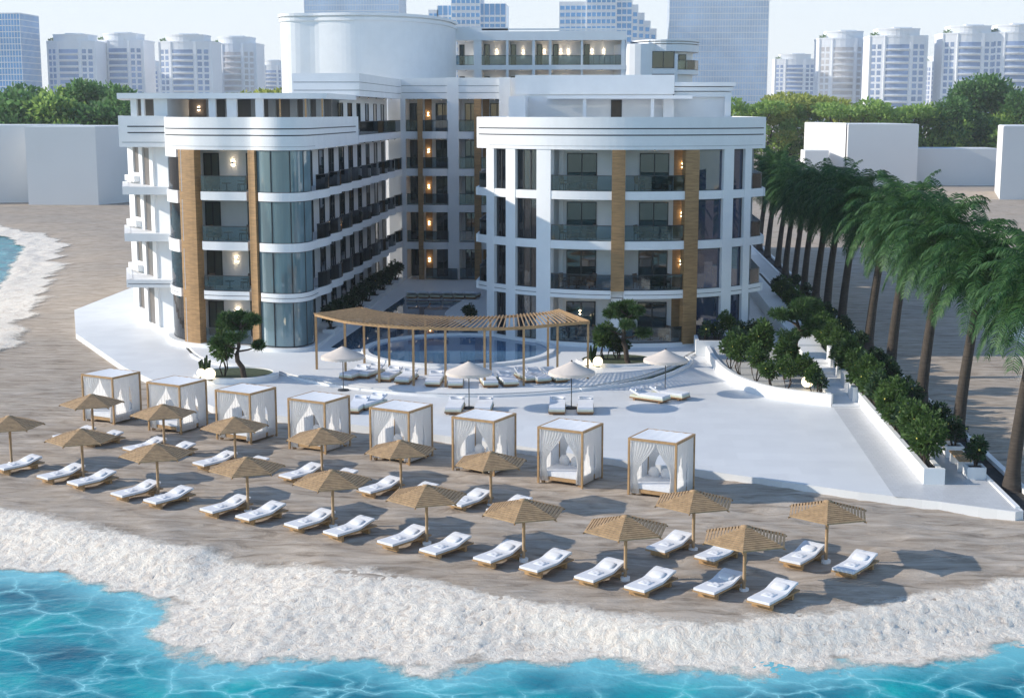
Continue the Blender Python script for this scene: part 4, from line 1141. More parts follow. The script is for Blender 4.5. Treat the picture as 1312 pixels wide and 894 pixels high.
def make_umbrella(label, loc):
    t = thing('fringed_umbrella', label, 'umbrella', loc, 0, 'round cream umbrellas on the terrace')
    MB().tube([(0, 0, .05), (0, 0, 2.2)], .025, 8).build('pole', darkmetal, t, False)
    MB().lathe([(.001, .06), (.3, .06), (.32, 0), (.001, 0)], 20).build('base', darkmetal, t, False)
    MB().ball((0, 0, 2.42), .05, 8).build('finial', darkmetal, t, False)
    n = 32; m = MB(); prof = [(.03, 2.40), (.35, 2.24), (.7, 2.07), (1.0, 1.95), (1.16, 1.88)]
    m.lathe(prof, n); m.build('canopy', cream, t, False)
    v = MB(); vs = []; N_ = 96
    for i in range(N_): 
        a = 2 * PI * i / N_; vs += [(1.16 * math.cos(a), 1.16 * math.sin(a), 1.885), (1.17 * math.cos(a), 1.17 * math.sin(a), 1.76 - .035 * abs(math.sin(a * 16)))]
    v.add(vs, [(2 * i, 2 * ((i + 1) % N_), 2 * ((i + 1) % N_) + 1, 2 * i + 1) for i in range(N_)]); v.build('fringed_valance', cream, t, False)
    for k in range(8):
        a = 2 * PI * k / 8; r_ = MB(); r_.tube([(.03 * math.cos(a), .03 * math.sin(a), 2.36), (1.14 * math.cos(a), 1.14 * math.sin(a), 1.86)], .01, 4); r_.build('rib', darkmetal, t, False)
    return t
UM = [((440, 500), 'behind the fourth cabana'), ((601, 523), 'behind the sixth cabana'), ((732, 523), 'between two loungers above the seventh cabana'), ((852, 505), 'beside two slanting loungers near the stairs')]
pm = None
for (q, lab) in UM:
    x, y = G(*q, DZ); lab = 'round cream fringed umbrella on the white terrace ' + lab
    if pm is None: pm = make_umbrella(lab, (x, y, DZ))
    else: dup(pm, (x, y, DZ), 0, lab)
TLG = 'cream loungers on the open terrace'
for a, b, rz, lab in ((583, 519, 0, 'west of the umbrella behind the sixth cabana'), (620, 519, 0, 'east of the umbrella behind the sixth cabana'), (714, 519, .02, 'west of the umbrella above the seventh cabana'), (750, 519, .02, 'east of the umbrella above the seventh cabana'),
                      (833, 506, R(57), 'nearer the sea of the slanting pair by the easternmost umbrella'), (858, 502.5, R(57), 'farther back of the slanting pair by the easternmost umbrella'), (457, 518, R(-8), 'closest to the fourth cabana roof'), (474, 514, R(-25), 'partly behind another, between fourth and fifth cabanas')):
    x, y = G(a, b, .65); place_pl(x, y, DZ, rz, 'cream terrace lounger ' + lab, TLG)

# curved slatted pergola
pg = thing('pergola', 'long curved wooden pergola with slatted roof on slim posts before the round pool', 'pergola', (-9, 78, TZ))
FP = [G(*q, TZ) for q in ((406, 473), (443, 484), (486, 490), (530, 494), (571, 495.5), (621, 496), (671, 494), (714, 489), (753, 485))]
IP = [G(*q, TZ) for q in ((467, 465), (499, 473), (545.5, 480), (628.5, 478), (702, 472))]
fc = spline(FP, 10); ic = spline([(-14.9, 82.3), (-14.3, 81.2), (-12.9, 79.9), (-10.6, 78.9), (-9, 78.6), (-7.0, 78.9), (-5.0, 80.0), (-3.8, 81.0), (-3.2, 82.0)], 10)
PH = 3.72
for (x, y) in FP + IP: MB().box(x - .06, x + .06, y - .06, y + .06, TZ, PH - .16).build('post', wood, pg)
MB().ribbon(fc, .12, PH - .16, PH).build('front_beam', wood, pg)
MB().ribbon(ic, .10, PH - .14, PH - .01).build('rear_beam', wood, pg)
MB().ribbon([fc[0], ic[0]], .1, PH - .16, PH - .002).build('end_beam', wood, pg); MB().ribbon([ic[-1], fc[-1]], .1, PH - .16, PH - .002).build('end_beam', wood, pg)
def resample(path, n):
    cum = [0]
    for a, b in zip(path, path[1:]): cum.append(cum[-1] + math.dist(a, b))
    out = []; j = 0
    for i in range(n + 1):
        t = cum[-1] * i / n
        while j < len(cum) - 2 and cum[j + 1] < t: j += 1
        k = (t - cum[j]) / (cum[j + 1] - cum[j] + 1e-9); out.append((path[j][0] + (path[j + 1][0] - path[j][0]) * k, path[j][1] + (path[j + 1][1] - path[j][1]) * k))
    return out
NSL = 62
fa = resample(fc, NSL); ia = resample(ic, 400); m = MB()
for i in range(NSL + 1):
    j = int(400 * (.05 + .95 * i / NSL)); a = Vector((*fa[i], 0)); b = Vector((*ia[j], 0)); d = (b - a).normalized(); n_ = Vector((-d.y, d.x, 0)) * .03
    a2 = a - d * .12; b2 = b + d * .12
    q = [a2 - n_, b2 - n_, b2 + n_, a2 + n_]
    m.add([(v.x, v.y, PH + .002) for v in q] + [(v.x, v.y, PH + .045) for v in q], [(3, 2, 1, 0), (4, 5, 6, 7), (0, 1, 5, 4), (1, 2, 6, 5), (2, 3, 7, 6), (3, 0, 4, 7)])
m.build('slat_roof', wood2, pg)

# glowing globes
def make_globe(label, x, y, z, r):
    t = thing('globe_lamp', label, 'lamp', (x, y, z), 0, 'glowing globe lamps')
    MB().ball((0, 0, r + .05), r, 20).build('globe', globem, t, False); MB().lathe([(r * .5, 0), (r * .45, .09), (.001, .09)], 14).build('base', darkmetal, t, False)
    return t
x, y = G(258, 486, TZ); make_globe('smaller glowing globe lamp beside the cactus by the west tree', x, y, TZ + .1, .23)
x, y = G(269, 488.5, TZ); make_globe('larger glowing globe lamp beside the cactus by the west tree', x, y, TZ + .05, .32)
x, y = G(752, 469, TZ); make_globe('smaller glowing globe lamp behind a pergola post by the east tree', x, y, TZ, .2)
x, y = G(766, 470, TZ); make_globe('larger glowing globe lamp in the open by the east tree', x, y, TZ, .28)
make_globe('glowing globe lamp half hidden among the shrubs of the curved planter', 10.0, 73.2, .95, .3)

# round planting beds on the terrace
def bed(name, label, cx, cy, rx_, ry_, rot, h=.16):
    t = thing(name, label, 'planter', (cx, cy, DZ))
    e = ell(cx, cy, rx_, ry_, 40, rot)
    sheet('soil', e, TZ + .09, turf, t); MB().ribbon(e, -.32, DZ, TZ + h, closed=True).build('kerb', stone, t)
    return t
bed('round_planter', 'low round planting bed with turf under the west pine', -21.1, 77.2, 2.05, 1.75, 0)
bed('round_planter', 'low round planting bed with turf under the east pine', .3, 83.4, 2.2, 1.7, R(10), .12)

# ------------------------------------------------------------------ planting
def limb(mb, a, b, r0, r1, rng, k=.12, n=4):
    a, b = Vector(a), Vector(b); L = (b - a).length; P = [a]
    for i in range(1, n): P.append(a.lerp(b, i / n) + Vector((rng.uniform(-1, 1), rng.uniform(-1, 1), rng.uniform(-.3, .3))) * L * k)
    P.append(b); mb.tube(P, [r0 + (r1 - r0) * i / n for i in range(n + 1)], 7, 0, True); return P
def pine(label, loc, H, spread, seed, rz=0, tilt=.25):
    """crooked garden pine: dark bent trunk, flat needle pads on bare limbs"""
    rng = random.Random(seed); t = thing('garden_pine', label, 'tree', loc, rz)
    mb = MB(); k1 = (-.10 * H, 0, .36 * H); top = (-.03 * H, 0, .80 * H)
    limb(mb, (0, 0, -.05), k1, .17, .13, rng, .05); limb(mb, k1, top, .13, .05, rng, .07)
    pads = []
    for a, e, zf, L in ((0, 12, .40, 1.15), (180, 12, .44, 1.05), (150, 35, .6, .85), (270, 20, .54, .75), (70, 30, .6, .75), (330, 42, .70, .7), (205, 45, .74, .6)):
        a = R(a + rng.uniform(-12, 12)); p0 = Vector(k1).lerp(Vector(top), (zf - .36) / .44)
        p1 = p0 + Vector((math.cos(a) * L * spread, math.sin(a) * L * spread, math.sin(R(e)) * L * spread * .9 + .1)); limb(mb, p0, p1, .06, .025, rng, .12, 3); pads.append((p1, .43 * spread * rng.uniform(.75, 1.1)))
    pads.append((Vector(top) + Vector((0, 0, .3)), .45 * spread)); pads.append((Vector(top) + Vector((-.4 * spread, .1, -.2)), .38 * spread))
    mb.build('trunk', barkd, t, False)
    cr = MB()
    for p, r in pads:
        for q in range(6):
            c = p + Vector((rng.uniform(-1, 1), rng.uniform(-1, 1), rng.uniform(-.2, .35))) * r * .62
            needle_tuft(cr, c, r * .47, 170, rng, .27, .045, .55)
    cr.build('crown', pineleaf, t, False); return t
def shrub_mesh(seed, r, h, n, leafsize, stems=4, blooms=0, base=.35):
    rng = random.Random(seed); st = MB(); lf = MB(); bl = []
    for k in range(stems):
        a = rng.uniform(0, 2 * PI); e = Vector((math.cos(a) * r * .5, math.sin(a) * r * .5, h * rng.uniform(.55, .8)))
        limb(st, (math.cos(a) * .06, math.sin(a) * .06, -.05), e, .045, .018, rng, .1, 3); bl.append((e.x, e.y, e.z, r * rng.uniform(.4, .55), r * rng.uniform(.4, .55), h * rng.uniform(.15, .22)))
    bl.append((0, 0, h * (.5 + base * .2), r * .62, r * .62, h * .26)); bl.append((rng.uniform(-.2, .2) * r, rng.uniform(-.2, .2) * r, h * .85, r * .45, r * .45, h * .2))
    leaf_cloud(lf, bl, n, leafsize, rng, 0, .5, .3)
    for _ in range(blooms):
        b = rng.choice(bl); u = Vector((rng.gauss(0, 1), rng.gauss(0, 1), rng.gauss(0, 1))).normalized(); c = Vector(b[:3]) + Vector((u.x * b[3], u.y * b[4], u.z * b[5]))
        lf.ball(tuple(c), .032, 6, 1)
    return st, lf
SHR = {}
def shrub(kind, label, loc, rz, sc, cat='shrub', group=None, name='shrub'):
    spec = {'round': (11, .8, 1.5, 1500, .17, 4, 5, .3, bushleaf), 'dark': (12, .6, 1.35, 1000, .17, 4, 4, .2, darkleaf), 'tall': (13, .75, 2.3, 1900, .19, 4, 4, .7, bushleaf), 'small': (14, .45, .9, 600, .13, 3, 3, .2, darkleaf)}[kind]
    if kind not in SHR:
        t = thing(name, label, cat, loc, rz, group); st, lf = shrub_mesh(*spec[:8])
        st.build('stems', barkd, t, False); lf.build('foliage', [spec[8], yellowf], t, False); t.scale = (sc,) * 3 if not hasattr(sc, '__len__') else sc; SHR[kind] = t; return t
    return dup(SHR[kind], loc, rz, label, group, sc)
x, y = G(314, 487, TZ); pine('crooked garden pine with separate needle pads in the round bed by the left bays', (x, y, TZ), 4.0, 1.15, 5, R(10))
x, y = G(806, 467, TZ); pine('crooked garden pine in the bed before the round tower, leaning towards the stairs', (x, y, TZ), 3.9, 1.1, 8, R(-5))
x, y = G(287, 484, TZ); shrub('tall', 'dense dark upright shrub beside the west pine', (x, y, TZ), 0, (1.0, 1.0, 1.15))
x, y = G(776, 462, TZ); shrub('tall', 'dense upright shrub beside the east pine', (x, y, TZ), 1, (1.05, 1.05, .95))
x, y = G(792, 461, TZ); shrub('dark', 'smaller dark shrub between the upright shrub and the east pine', (x, y, TZ), 1, 1.2)
def cactus(label, loc, s):
    t = thing('cactus', label, 'cactus', loc); rng = random.Random(4); m = MB()
    for k in range(7):
        a = 2 * PI * k / 7; h = rng.uniform(.8, 1.25) * s; r = .32 * s
        m.tube([(math.cos(a) * .08, math.sin(a) * .08, 0), (math.cos(a) * r * .6, math.sin(a) * r * .6, h * .4), (math.cos(a) * r, math.sin(a) * r, h)], [.07 * s, .1 * s, .05 * s], 8)
    m.build('stems', darkleaf, t, False)
x, y = G(263, 484, TZ); cactus('dark many-armed cactus behind the two globe lamps by the west pine', (x, y, TZ + .1), 1.0)
x, y = G(758, 462, TZ); cactus('dark many-armed cactus behind the globe lamps by the east pine', (x, y, TZ), .9)

def planter_box(name, label, x0, x1, y0, y1, z0, z1, group=None):
    t = thing(name, label, 'planter', ((x0 + x1) / 2, (y0 + y1) / 2, z0), 0, group); w = .09
    b = MB(); b.box(x0, x1, y0, y0 + w, z0, z1); b.box(x0, x1, y1 - w, y1, z0, z1); b.box(x0, x0 + w, y0 + w, y1 - w, z0, z1); b.box(x1 - w, x1, y0 + w, y1 - w, z0, z1); b.build('box', plaster, t)
    MB().box(x0 + w, x1 - w, y0 + w, y1 - w, z0 + .05, z1 - .08).build('soil', soil, t); return t
# shrubs in pots along the court side of the left wing
for k in range(9):
    y = 92.4 + 3.5 * k
    planter_box('planter_box', 'low white planter against the court wall, %s from the sea' % ORD[k], -19.15, -18.35, y - .9, y + .9, TZ, TZ + .45, 'planters along the court wall')
    shrub('dark', 'dark leafy shrub in the %s white planter of the court wall' % ORD[k], (-18.75, y, TZ + .4), k * 1.3, (1.05, 1.25, 1.15), 'shrub', 'shrubs along the court wall')
shrub('dark', 'lone dark shrub at the foot of the round tower on the court side', (-10.1, 98.6, TZ), .5, .9)
# curved white planter with its thicket between terrace and stairs
cp = spline([(5.6, 87.2), (5.75, 82.5), (6.15, 78.8), (6.9, 75.8), (8.4, 73.2), (11.0, 71.5)], 6)
t = thing('curved_planter', 'curved white planter wall holding a thicket of shrubs beside the stairs', 'planter', (8.5, 77, DZ))
MB().ribbon(cp, .22, DZ, .98).build('wall', stone, t); MB().box(10.8, 11.02, 71.7, 84, DZ, 1.0).build('wall', stone, t)
sheet('soil', cp + [(10.8, 84), (9.5, 88.2), (6.0, 88.2)], .86, simple('pale_gravel', (.5, .49, .47), .9, .2, 8), t)
t = thing('planter_box', 'white rectangular planter with small shrubs at the foot of the round tower', 'planter', (6.8, 87.5, DZ))
MB().box(5.0, 8.9, 86.3, 86.5, DZ, 1.3).build('wall', stone, t); MB().box(5.0, 5.2, 86.5, 88.6, DZ, 1.3).build('wall', stone, t); MB().box(5.2, 8.9, 86.5, 89.4, DZ, 1.15).build('soil', soil, t)
for k, (x, y, kd, s_) in enumerate(((5.6, 87.1, 'small', 1.3), (6.35, 87.2, 'small', 1.2), (6.9, 87.6, 'tall', .75), (7.5, 87.2, 'small', 1.3), (8.1, 87.3, 'small', 1.2), (8.6, 87.5, 'dark', .9))):
    shrub(kd, 'little shrub in the white planter below the round tower, %s from the wood column' % ORD[k], (x, y, 1.15), k * 2.1, s_, 'shrub', 'shrubs below the round tower')
TH = [(6.55, 79.3, 'tall', .85), (6.9, 77.4, 'tall', .9), (7.6, 75.6, 'tall', .85), (7.2, 81.5, 'dark', 1.4), (8.3, 74.2, 'round', .95), (8.2, 78.6, 'tall', 1.15), (9.0, 73.4, 'tall', .72), (9.2, 76.2, 'tall', 1.0), (10.2, 72.5, 'tall', .62), (10.55, 72.2, 'small', 1.2), (10.1, 75.2, 'round', 1.0), (8.6, 82.2, 'tall', 1.0)]
for k, (x, y, kd, s_) in enumerate(TH):
    shrub(kd, 'leafy shrub in the curved planter thicket, %s back from the terrace side' % ORD[k], (x, y, .86), k * 1.7, s_, 'shrub', 'thicket in the curved planter')
pine('tall bushy pine rising from the thicket beside the stairs', (10.1, 77.6, .86), 4.5, 1.35, 15, R(60))
# the long hedge planter between stairs and palm walk
t = thing('hedge_planter', 'long low white wall planter holding the hedge beside the stair path', 'planter', (12.9, 75, DZ))
MB().box(12.42, 12.62, 56.3, 128, DZ, 1.0).build('wall', stone, t); MB().box(12.62, 13.25, 56.3, 56.5, DZ, 1.0).build('wall', stone, t); MB().box(13.05, 13.25, 56.5, 128, DZ, .9).build('wall', stone, t)
MB().box(12.62, 13.05, 56.5, 128, DZ, .85).build('soil', soil, t)
HG = 'hedge shrubs beside the palm walk'
y = 57.3; k = 0
while y < 112:
    near = y < 92
    kd = ['round', 'round', 'tall', 'round', 'dark'][k % 5] if near else ['dark', 'round'][k % 2]
    s_ = (1.05, 1.25, 1.2 + .2 * math.sin(k * 2.3)) if near else (1.1, 1.2, 1.25)
    if kd == 'tall': s_ = (1.0, 1.0, .9)
    shrub(kd, 'hedge shrub in the long white planter by the palms, %s' % ('%s from the beach end' % ORD[k]), (12.86 + .12 * math.sin(k * 1.9), y, .8), k * 1.1, s_, 'shrub', HG)
    y += (1.2 if near else 3.0) + .25 * math.sin(k * 3.1); k += 1
# steps of the stair path
for k in range(7):
    z = DZ + .14 * (k + 1); y0 = 71.45 + 2.3 * k
    o = MB().box(11.05, 12.4, y0, 128, z - .14, z - .002).build('stair_step', stone); o['kind'] = 'structure'
for k in range(4):
    y0 = 72.2 + 2.6 * k; t = thing('stair_cheek', 'low stepped white wall block beside the stairs, %s from the bottom' % ORD[k], 'low wall', (12.3, y0, DZ), 0, 'stepped wall blocks by the stairs')
    MB().box(12.18, 12.42, y0, y0 + 1.5, DZ, 1.0 + .22 * (k + 1)).build('block', stone, t)
# palm walk: dark bed, kerbs, benches and potted plants
sheet('palm_bed', [(15.3, 53.4), (16.25, 53.0), (16.35, 165), (15.35, 165)], .12, soil, None, 'structure', .3)
for x0, x1, nm in ((15.12, 15.30, 'palm_bed_kerb'), (16.25, 16.5, 'palm_bed_kerb')):
    o = MB().box(x0, x1, 53.0, 165, -.2, .42 if x0 < 16 else .3).build(nm, stone); o['kind'] = 'structure'
def bench(label, y):
    t = thing('garden_bench', label, 'bench', (14.55, y, DZ), 0, 'benches on the palm walk')
    top = MB()
    for k in range(4): top.box(14.28 + .145 * k, 14.40 + .145 * k, y - .9, y + .9, .80, .86)
    top.build('seat', wood, t)
    for s_ in (-.72, .72): MB().box(14.3, 14.84, y + s_ - .08, y + s_ + .08, DZ, .80).build('support', plaster, t)
pot_y = [57.6, 61.3, 69.5, 74.6, 79.5, 86, 92.5, 99]
for k, y in enumerate(pot_y):
    planter_box('planter_box', 'small square white planter on the palm walk, %s from the beach' % ORD[k], 14.35, 15.1, y - .38, y + .38, DZ, .85, 'square planters on the palm walk')
    shrub('small', 'spiky dark plant in the %s square planter of the palm walk' % ORD[k], (14.72, y, .76), k, 1.35, 'plant', 'potted plants on the palm walk', 'potted_plant')
bench('slatted bench on white supports nearest the beach, on the palm walk', 59.3); bench('slatted bench on the palm walk behind the planter, farther from the beach', 63.2)
# small plants between the palms
for k, y in enumerate([61, 67.5, 70, 76, 80.5, 86.2, 92, 95.5, 103, 109.5, 116, 124]):
    shrub('small', 'small dark plant in the palm bed, %s from the beach end' % ORD[k], (15.65, y, .1), k * 2.2, 1.15 + .25 * math.sin(k * 2), 'plant', 'low plants between the palms', 'bed_plant')

# ------------------------------------------------------------------ palms
def frond(mb, base, az, el, L, droop, rng):
    d = Vector((math.cos(az) * math.cos(el), math.sin(az) * math.cos(el), math.sin(el))); p = Vector(base); n = 12; P = [p.copy()]; D = [d.copy()]
    for i in range(n):
        d = (d + Vector((0, 0, -droop / n * (.5 + 1.3 * i / n)))).normalized(); p = p + d * (L / n); P.append(p.copy()); D.append(d.copy())
    mb.tube(P, [.035 * (1 - .8 * i / n) for i in range(n + 1)], 4, 0, False)
    M = 34
    for k in range(M):
        t = .12 + .86 * k / M; f = t * n; i = min(n - 1, int(f)); q = P[i].lerp(P[i + 1], f - i); dd = D[i]
        side = dd.cross(Vector((0, 0, 1)))
        if side.length < .05: side = Vector((-math.sin(az), math.cos(az), 0))
        side.normalize(); LL = .80 * math.sin(PI * (.12 + .80 * t)) ** .7 * (L / 3.4)
        for s_ in (-1, 1):
            v = (side * s_ * .95 + dd * .55 + Vector((0, 0, -.12 + rng.uniform(-.2, .2)))).normalized()
            w = dd * .036
            m1 = q + v * LL * .5; v2 = (v + Vector((0, 0, -.75 - .5 * rng.random()))).normalized(); e = m1 + v2 * LL * .55
            mb.add([q - w * .6, q + w * .6, m1 + w, m1 - w, e], [(0, 1, 2, 3), (3, 2, 4)], 0)
def palm_meshes(seed, H=7.6):
    rng = random.Random(seed); tr = MB(); n = 9; P = []
    for i in range(n + 1):
        u = i / n; P.append((.75 * u ** 1.4, .12 * math.sin(u * 3), H * u - .1 * (i == 0)))
    tr.tube(P, [.34 * (1 - .42 * (i / n) ** .6) + (.10 if i == 0 else 0) for i in range(n + 1)], 12)
    cr = MB(); top = Vector(P[-1])
    sh = MB(); sh.tube([top - Vector((.03, 0, .5)), top + Vector((.06, 0, .7))], [.2, .1], 8)
    N_ = 62
    for k in range(N_):
        az = k * 2.39996 + rng.uniform(-.2, .2); u = k / (N_ - 1)
        el = R(-5 + 85 * u) + rng.uniform(-.12, .12); L = rng.uniform(3.3, 4.1) * (1 - .08 * u); frond(cr, top + Vector((0, 0, .15 + .6 * u)), az, el, L, 1.85 + .6 * rng.random(), rng)
    return tr, cr, sh
PROT = []
PY = [56.5, 65.5, 73.0, 81.8, 89.3, 99.8, 106.8, 113.4, 120.4, 126.8, 133.0, 140.2, 149.5, 158]
for k, y in enumerate(PY):
    lab = 'tall feathery palm with bare brown trunk, %s in the row counted from the beach' % ORD[k]; rz = random.uniform(-.25, .25)
    loc = (15.85 + random.uniform(-.08, .08), y, .1); sc = random.uniform(.95, 1.06)
    if k < 3:
        t = thing('palm_tree', lab, 'palm tree', loc, rz, 'palms along the walk'); tr, cr, sh = palm_meshes(20 + k)
        tr.build('trunk', barkm, t, False); cr.build('crown', palmleaf, t, False); sh.build('crown_shaft', palmleaf, t, False); PROT.append(t); t.scale = (sc,) * 3
    else: dup(PROT[k % 3], loc, rz, lab, None, sc)

# ------------------------------------------------------------------ blank neighbouring blocks
def block(label, x0, x1, y0, y1, h, mat=massing):
    t = thing('plain_building', label, 'building', ((x0 + x1) / 2, (y0 + y1) / 2, 0)); MB().box(x0, x1, y0, y1, -.05, h).build('walls', mat, t)
    MB().box(x0 + .25, x1 - .25, y0 + .25, y1 - .25, h, h + .12).build('roof', stone, t); return t
def angled(label, poly, h):
    cx = sum(p[0] for p in poly) / len(poly); cy = sum(p[1] for p in poly) / len(poly); t = thing('plain_building', label, 'building', (cx, cy, 0))
    MB().prism(poly, -.05, h).build('walls', massing, t); MB().prism([(cx + (p[0] - cx) * .98, cy + (p[1] - cy) * .98) for p in poly], h, h + .1).build('roof', stone, t)
angled('blank pale block nearest the inlet, its front set forward', [(-97, 230), (-85.2, 230.2), (-79.5, 252), (-97, 256)], 12.75)
angled('blank pale low block behind the inlet, running out beyond the set-forward one', [(-140, 226), (-98, 236.5), (-97, 256), (-140, 256)], 12.9)
angled('blank pale block tucked behind the left wing of the hotel', [(-84, 243), (-40, 243), (-40, 262), (-84, 262)], 12.9)
angled('blank white block with a pale blue front behind the palms', [(47.4, 299), (61.8, 300), (60.5, 330), (46, 328)], 12.7)
angled('narrow blank side of the block behind the palms', [(43.6, 304), (47.1, 300), (45.7, 326), (42, 326)], 12.9)
angled('long low blank wall block on the far sand', [(62.2, 306), (80, 306), (80, 318), (62.2, 318)], 7.6)
angled('low blank block half behind the palm crowns', [(38.4, 296), (43.2, 296), (43.2, 303), (38.4, 303)], 7.4)
angled('big blank white block closest on the far sand, beyond the palms', [(67.2, 256), (92, 260), (92, 280), (73.5, 284)], 12.7)

# ------------------------------------------------------------------ trees beyond the blocks
def tree_meshes(seed, kind):
    rng = random.Random(seed); tr = MB(); cr = MB(); bl = []
    if kind == 'spread':
        H = 15; limb(tr, (0, 0, -.3), (0, 0, 8), .5, .3, rng, .03)
        for k in range(9):
            a = rng.uniform(0, 2 * PI); r = rng.uniform(2, 6.5); z = rng.uniform(8.5, 15); limb(tr, (0, 0, rng.uniform(5, 8)), (math.cos(a) * r, math.sin(a) * r, z - .6), .2, .06, rng, .1, 3); bl.append((math.cos(a) * r, math.sin(a) * r, z, rng.uniform(2.2, 3.6), rng.uniform(2.2, 3.6), rng.uniform(.7, 1.2)))
        n, s_ = 2000, .8
    elif kind == 'tall':
        limb(tr, (0, 0, -.3), (0, 0, 11), .5, .25, rng, .03)
        for k in range(13):
            u = rng.random(); a = rng.uniform(0, 2 * PI); r = rng.uniform(1, 4.6) * (1.1 - .6 * u); z = 6 + 11 * u; limb(tr, (0, 0, z * .7), (math.cos(a) * r, math.sin(a) * r, z), .15, .05, rng, .1, 3); bl.append((math.cos(a) * r, math.sin(a) * r, z, rng.uniform(1.8, 2.8), rng.uniform(1.8, 2.8), rng.uniform(1.4, 2.4)))
        n, s_ = 2500, .75
    else:
        limb(tr, (0, 0, -.3), (0, 0, 6), .45, .25, rng, .04)
        for k in range(11):
            a = rng.uniform(0, 2 * PI); r = rng.uniform(1, 5); z = rng.uniform(5, 11) - r * .25; limb(tr, (0, 0, 4.5), (math.cos(a) * r, math.sin(a) * r, z), .15, .05, rng, .1, 3); bl.append((math.cos(a) * r, math.sin(a) * r, z, rng.uniform(1.9, 3.0), rng.uniform(1.9, 3.0), rng.uniform(1.3, 2.2)))
        n, s_ = 2100, .75
    leaf_cloud(cr, bl, n, s_, rng, 0, .6, .35); return tr, cr
TP = {}
TREES = []
def tree(kind, mat, key, label, loc, sc, rz, grp):
    if key not in TP:
        t = thing('leafy_tree', label, 'tree', loc, rz, grp); tr, cr = tree_meshes(abs(sum(map(ord, key))), kind); tr.build('trunk', barkd, t, False); cr.build('crown', mat, t, False); t.scale = (sc,) * 3; TP[key] = t; return t
    return dup(TP[key], loc, rz, label, grp, sc)
rt = random.Random(12)
LT = [(4, 118, 'bd'), (22, 128, 'bd'), (12, 105, 'bd'), (45, 112, 'td'), (60, 108, 'bl'), (38, 135, 'bl'), (80, 118, 'bl'), (103, 92, 'td'), (118, 100, 'td'), (132, 95, 'td'), (150, 100, 'td'), (95, 122, 'bl'), (120, 130, 'bd'), (140, 128, 'bl'), (160, 118, 'bd'), (30, 112, 'bd'), (70, 122, 'bd')]
LTN = {'bd': ('round', treeleaf_d, 'rounded deep green tree'), 'bl': ('round', treeleaf_l, 'rounded bright green tree'), 'td': ('tall', treeleaf_d, 'tall deep green tree'), 'sy': ('spread', treeleaf_y, 'flat-topped olive yellow tree'), 'sl': ('spread', treeleaf_l, 'flat-topped fresh green tree'), 'bd2': ('round', treeleaf_d, 'rounded deep green tree')}
TOPZ = {'bd': 12.6, 'bl': 12.6, 'td': 18.6, 'sy': 15.9, 'sl': 15.9}
cnt = {}
def plant_trees(lst, Y0, side, grp):
    for k, (pxx, pyy, kd) in enumerate(sorted(lst)):
        Y = Y0 + rt.uniform(-6, 14) + (8 if pyy < 110 else -6); x = onY(pxx, Y, pyy); z = CAMH + (145 - pyy) * Y / FPX
        sc = max(.5, z / TOPZ[kd]); kind, mat, desc = LTN[kd]; cnt[(side, kd)] = cnt.get((side, kd), 0) + 1
        tree(kind, mat, kd, '%s %s, its %s from the west' % (desc, side, ORD[cnt[(side, kd)] - 1]), (x, Y, 0), sc, rt.uniform(0, 6), grp)
plant_trees(LT, 285, 'behind the inlet blocks', 'trees behind the inlet blocks')
RT_ = [(945, 142, 'sy'), (962, 128, 'sl'), (985, 138, 'sy'), (1000, 122, 'sy'), (1018, 135, 'sl'), (1040, 118, 'sy'), (1062, 122, 'sy'), (1085, 130, 'sl'), (1105, 134, 'sy'), (1128, 140, 'sl'), (1150, 134, 'sl'), (1172, 138, 'sl'), (1190, 130, 'bl'), (1205, 138, 'sl'), (1218, 118, 'td'), (1238, 98, 'td'), (1256, 88, 'td'), (1275, 90, 'td'), (1296, 102, 'td'), (1310, 110, 'td'), (1225, 145, 'bl'), (1250, 142, 'bd'), (1270, 146, 'bl'), (1292, 140, 'bl'), (955, 150, 'bl'), (1010, 150, 'bl'), (1055, 150, 'bl')]
plant_trees(RT_, 350, 'beyond the palms', 'trees beyond the palm side blocks')
# one tuft of a tree showing over the left roof canopy
tree('spread', treeleaf_y, 'sy', 'yellow-green treetop peeping over the roof canopy of the left wing', (onY(330, 300, 110), 300, 0), 1.28, 1.0, None)

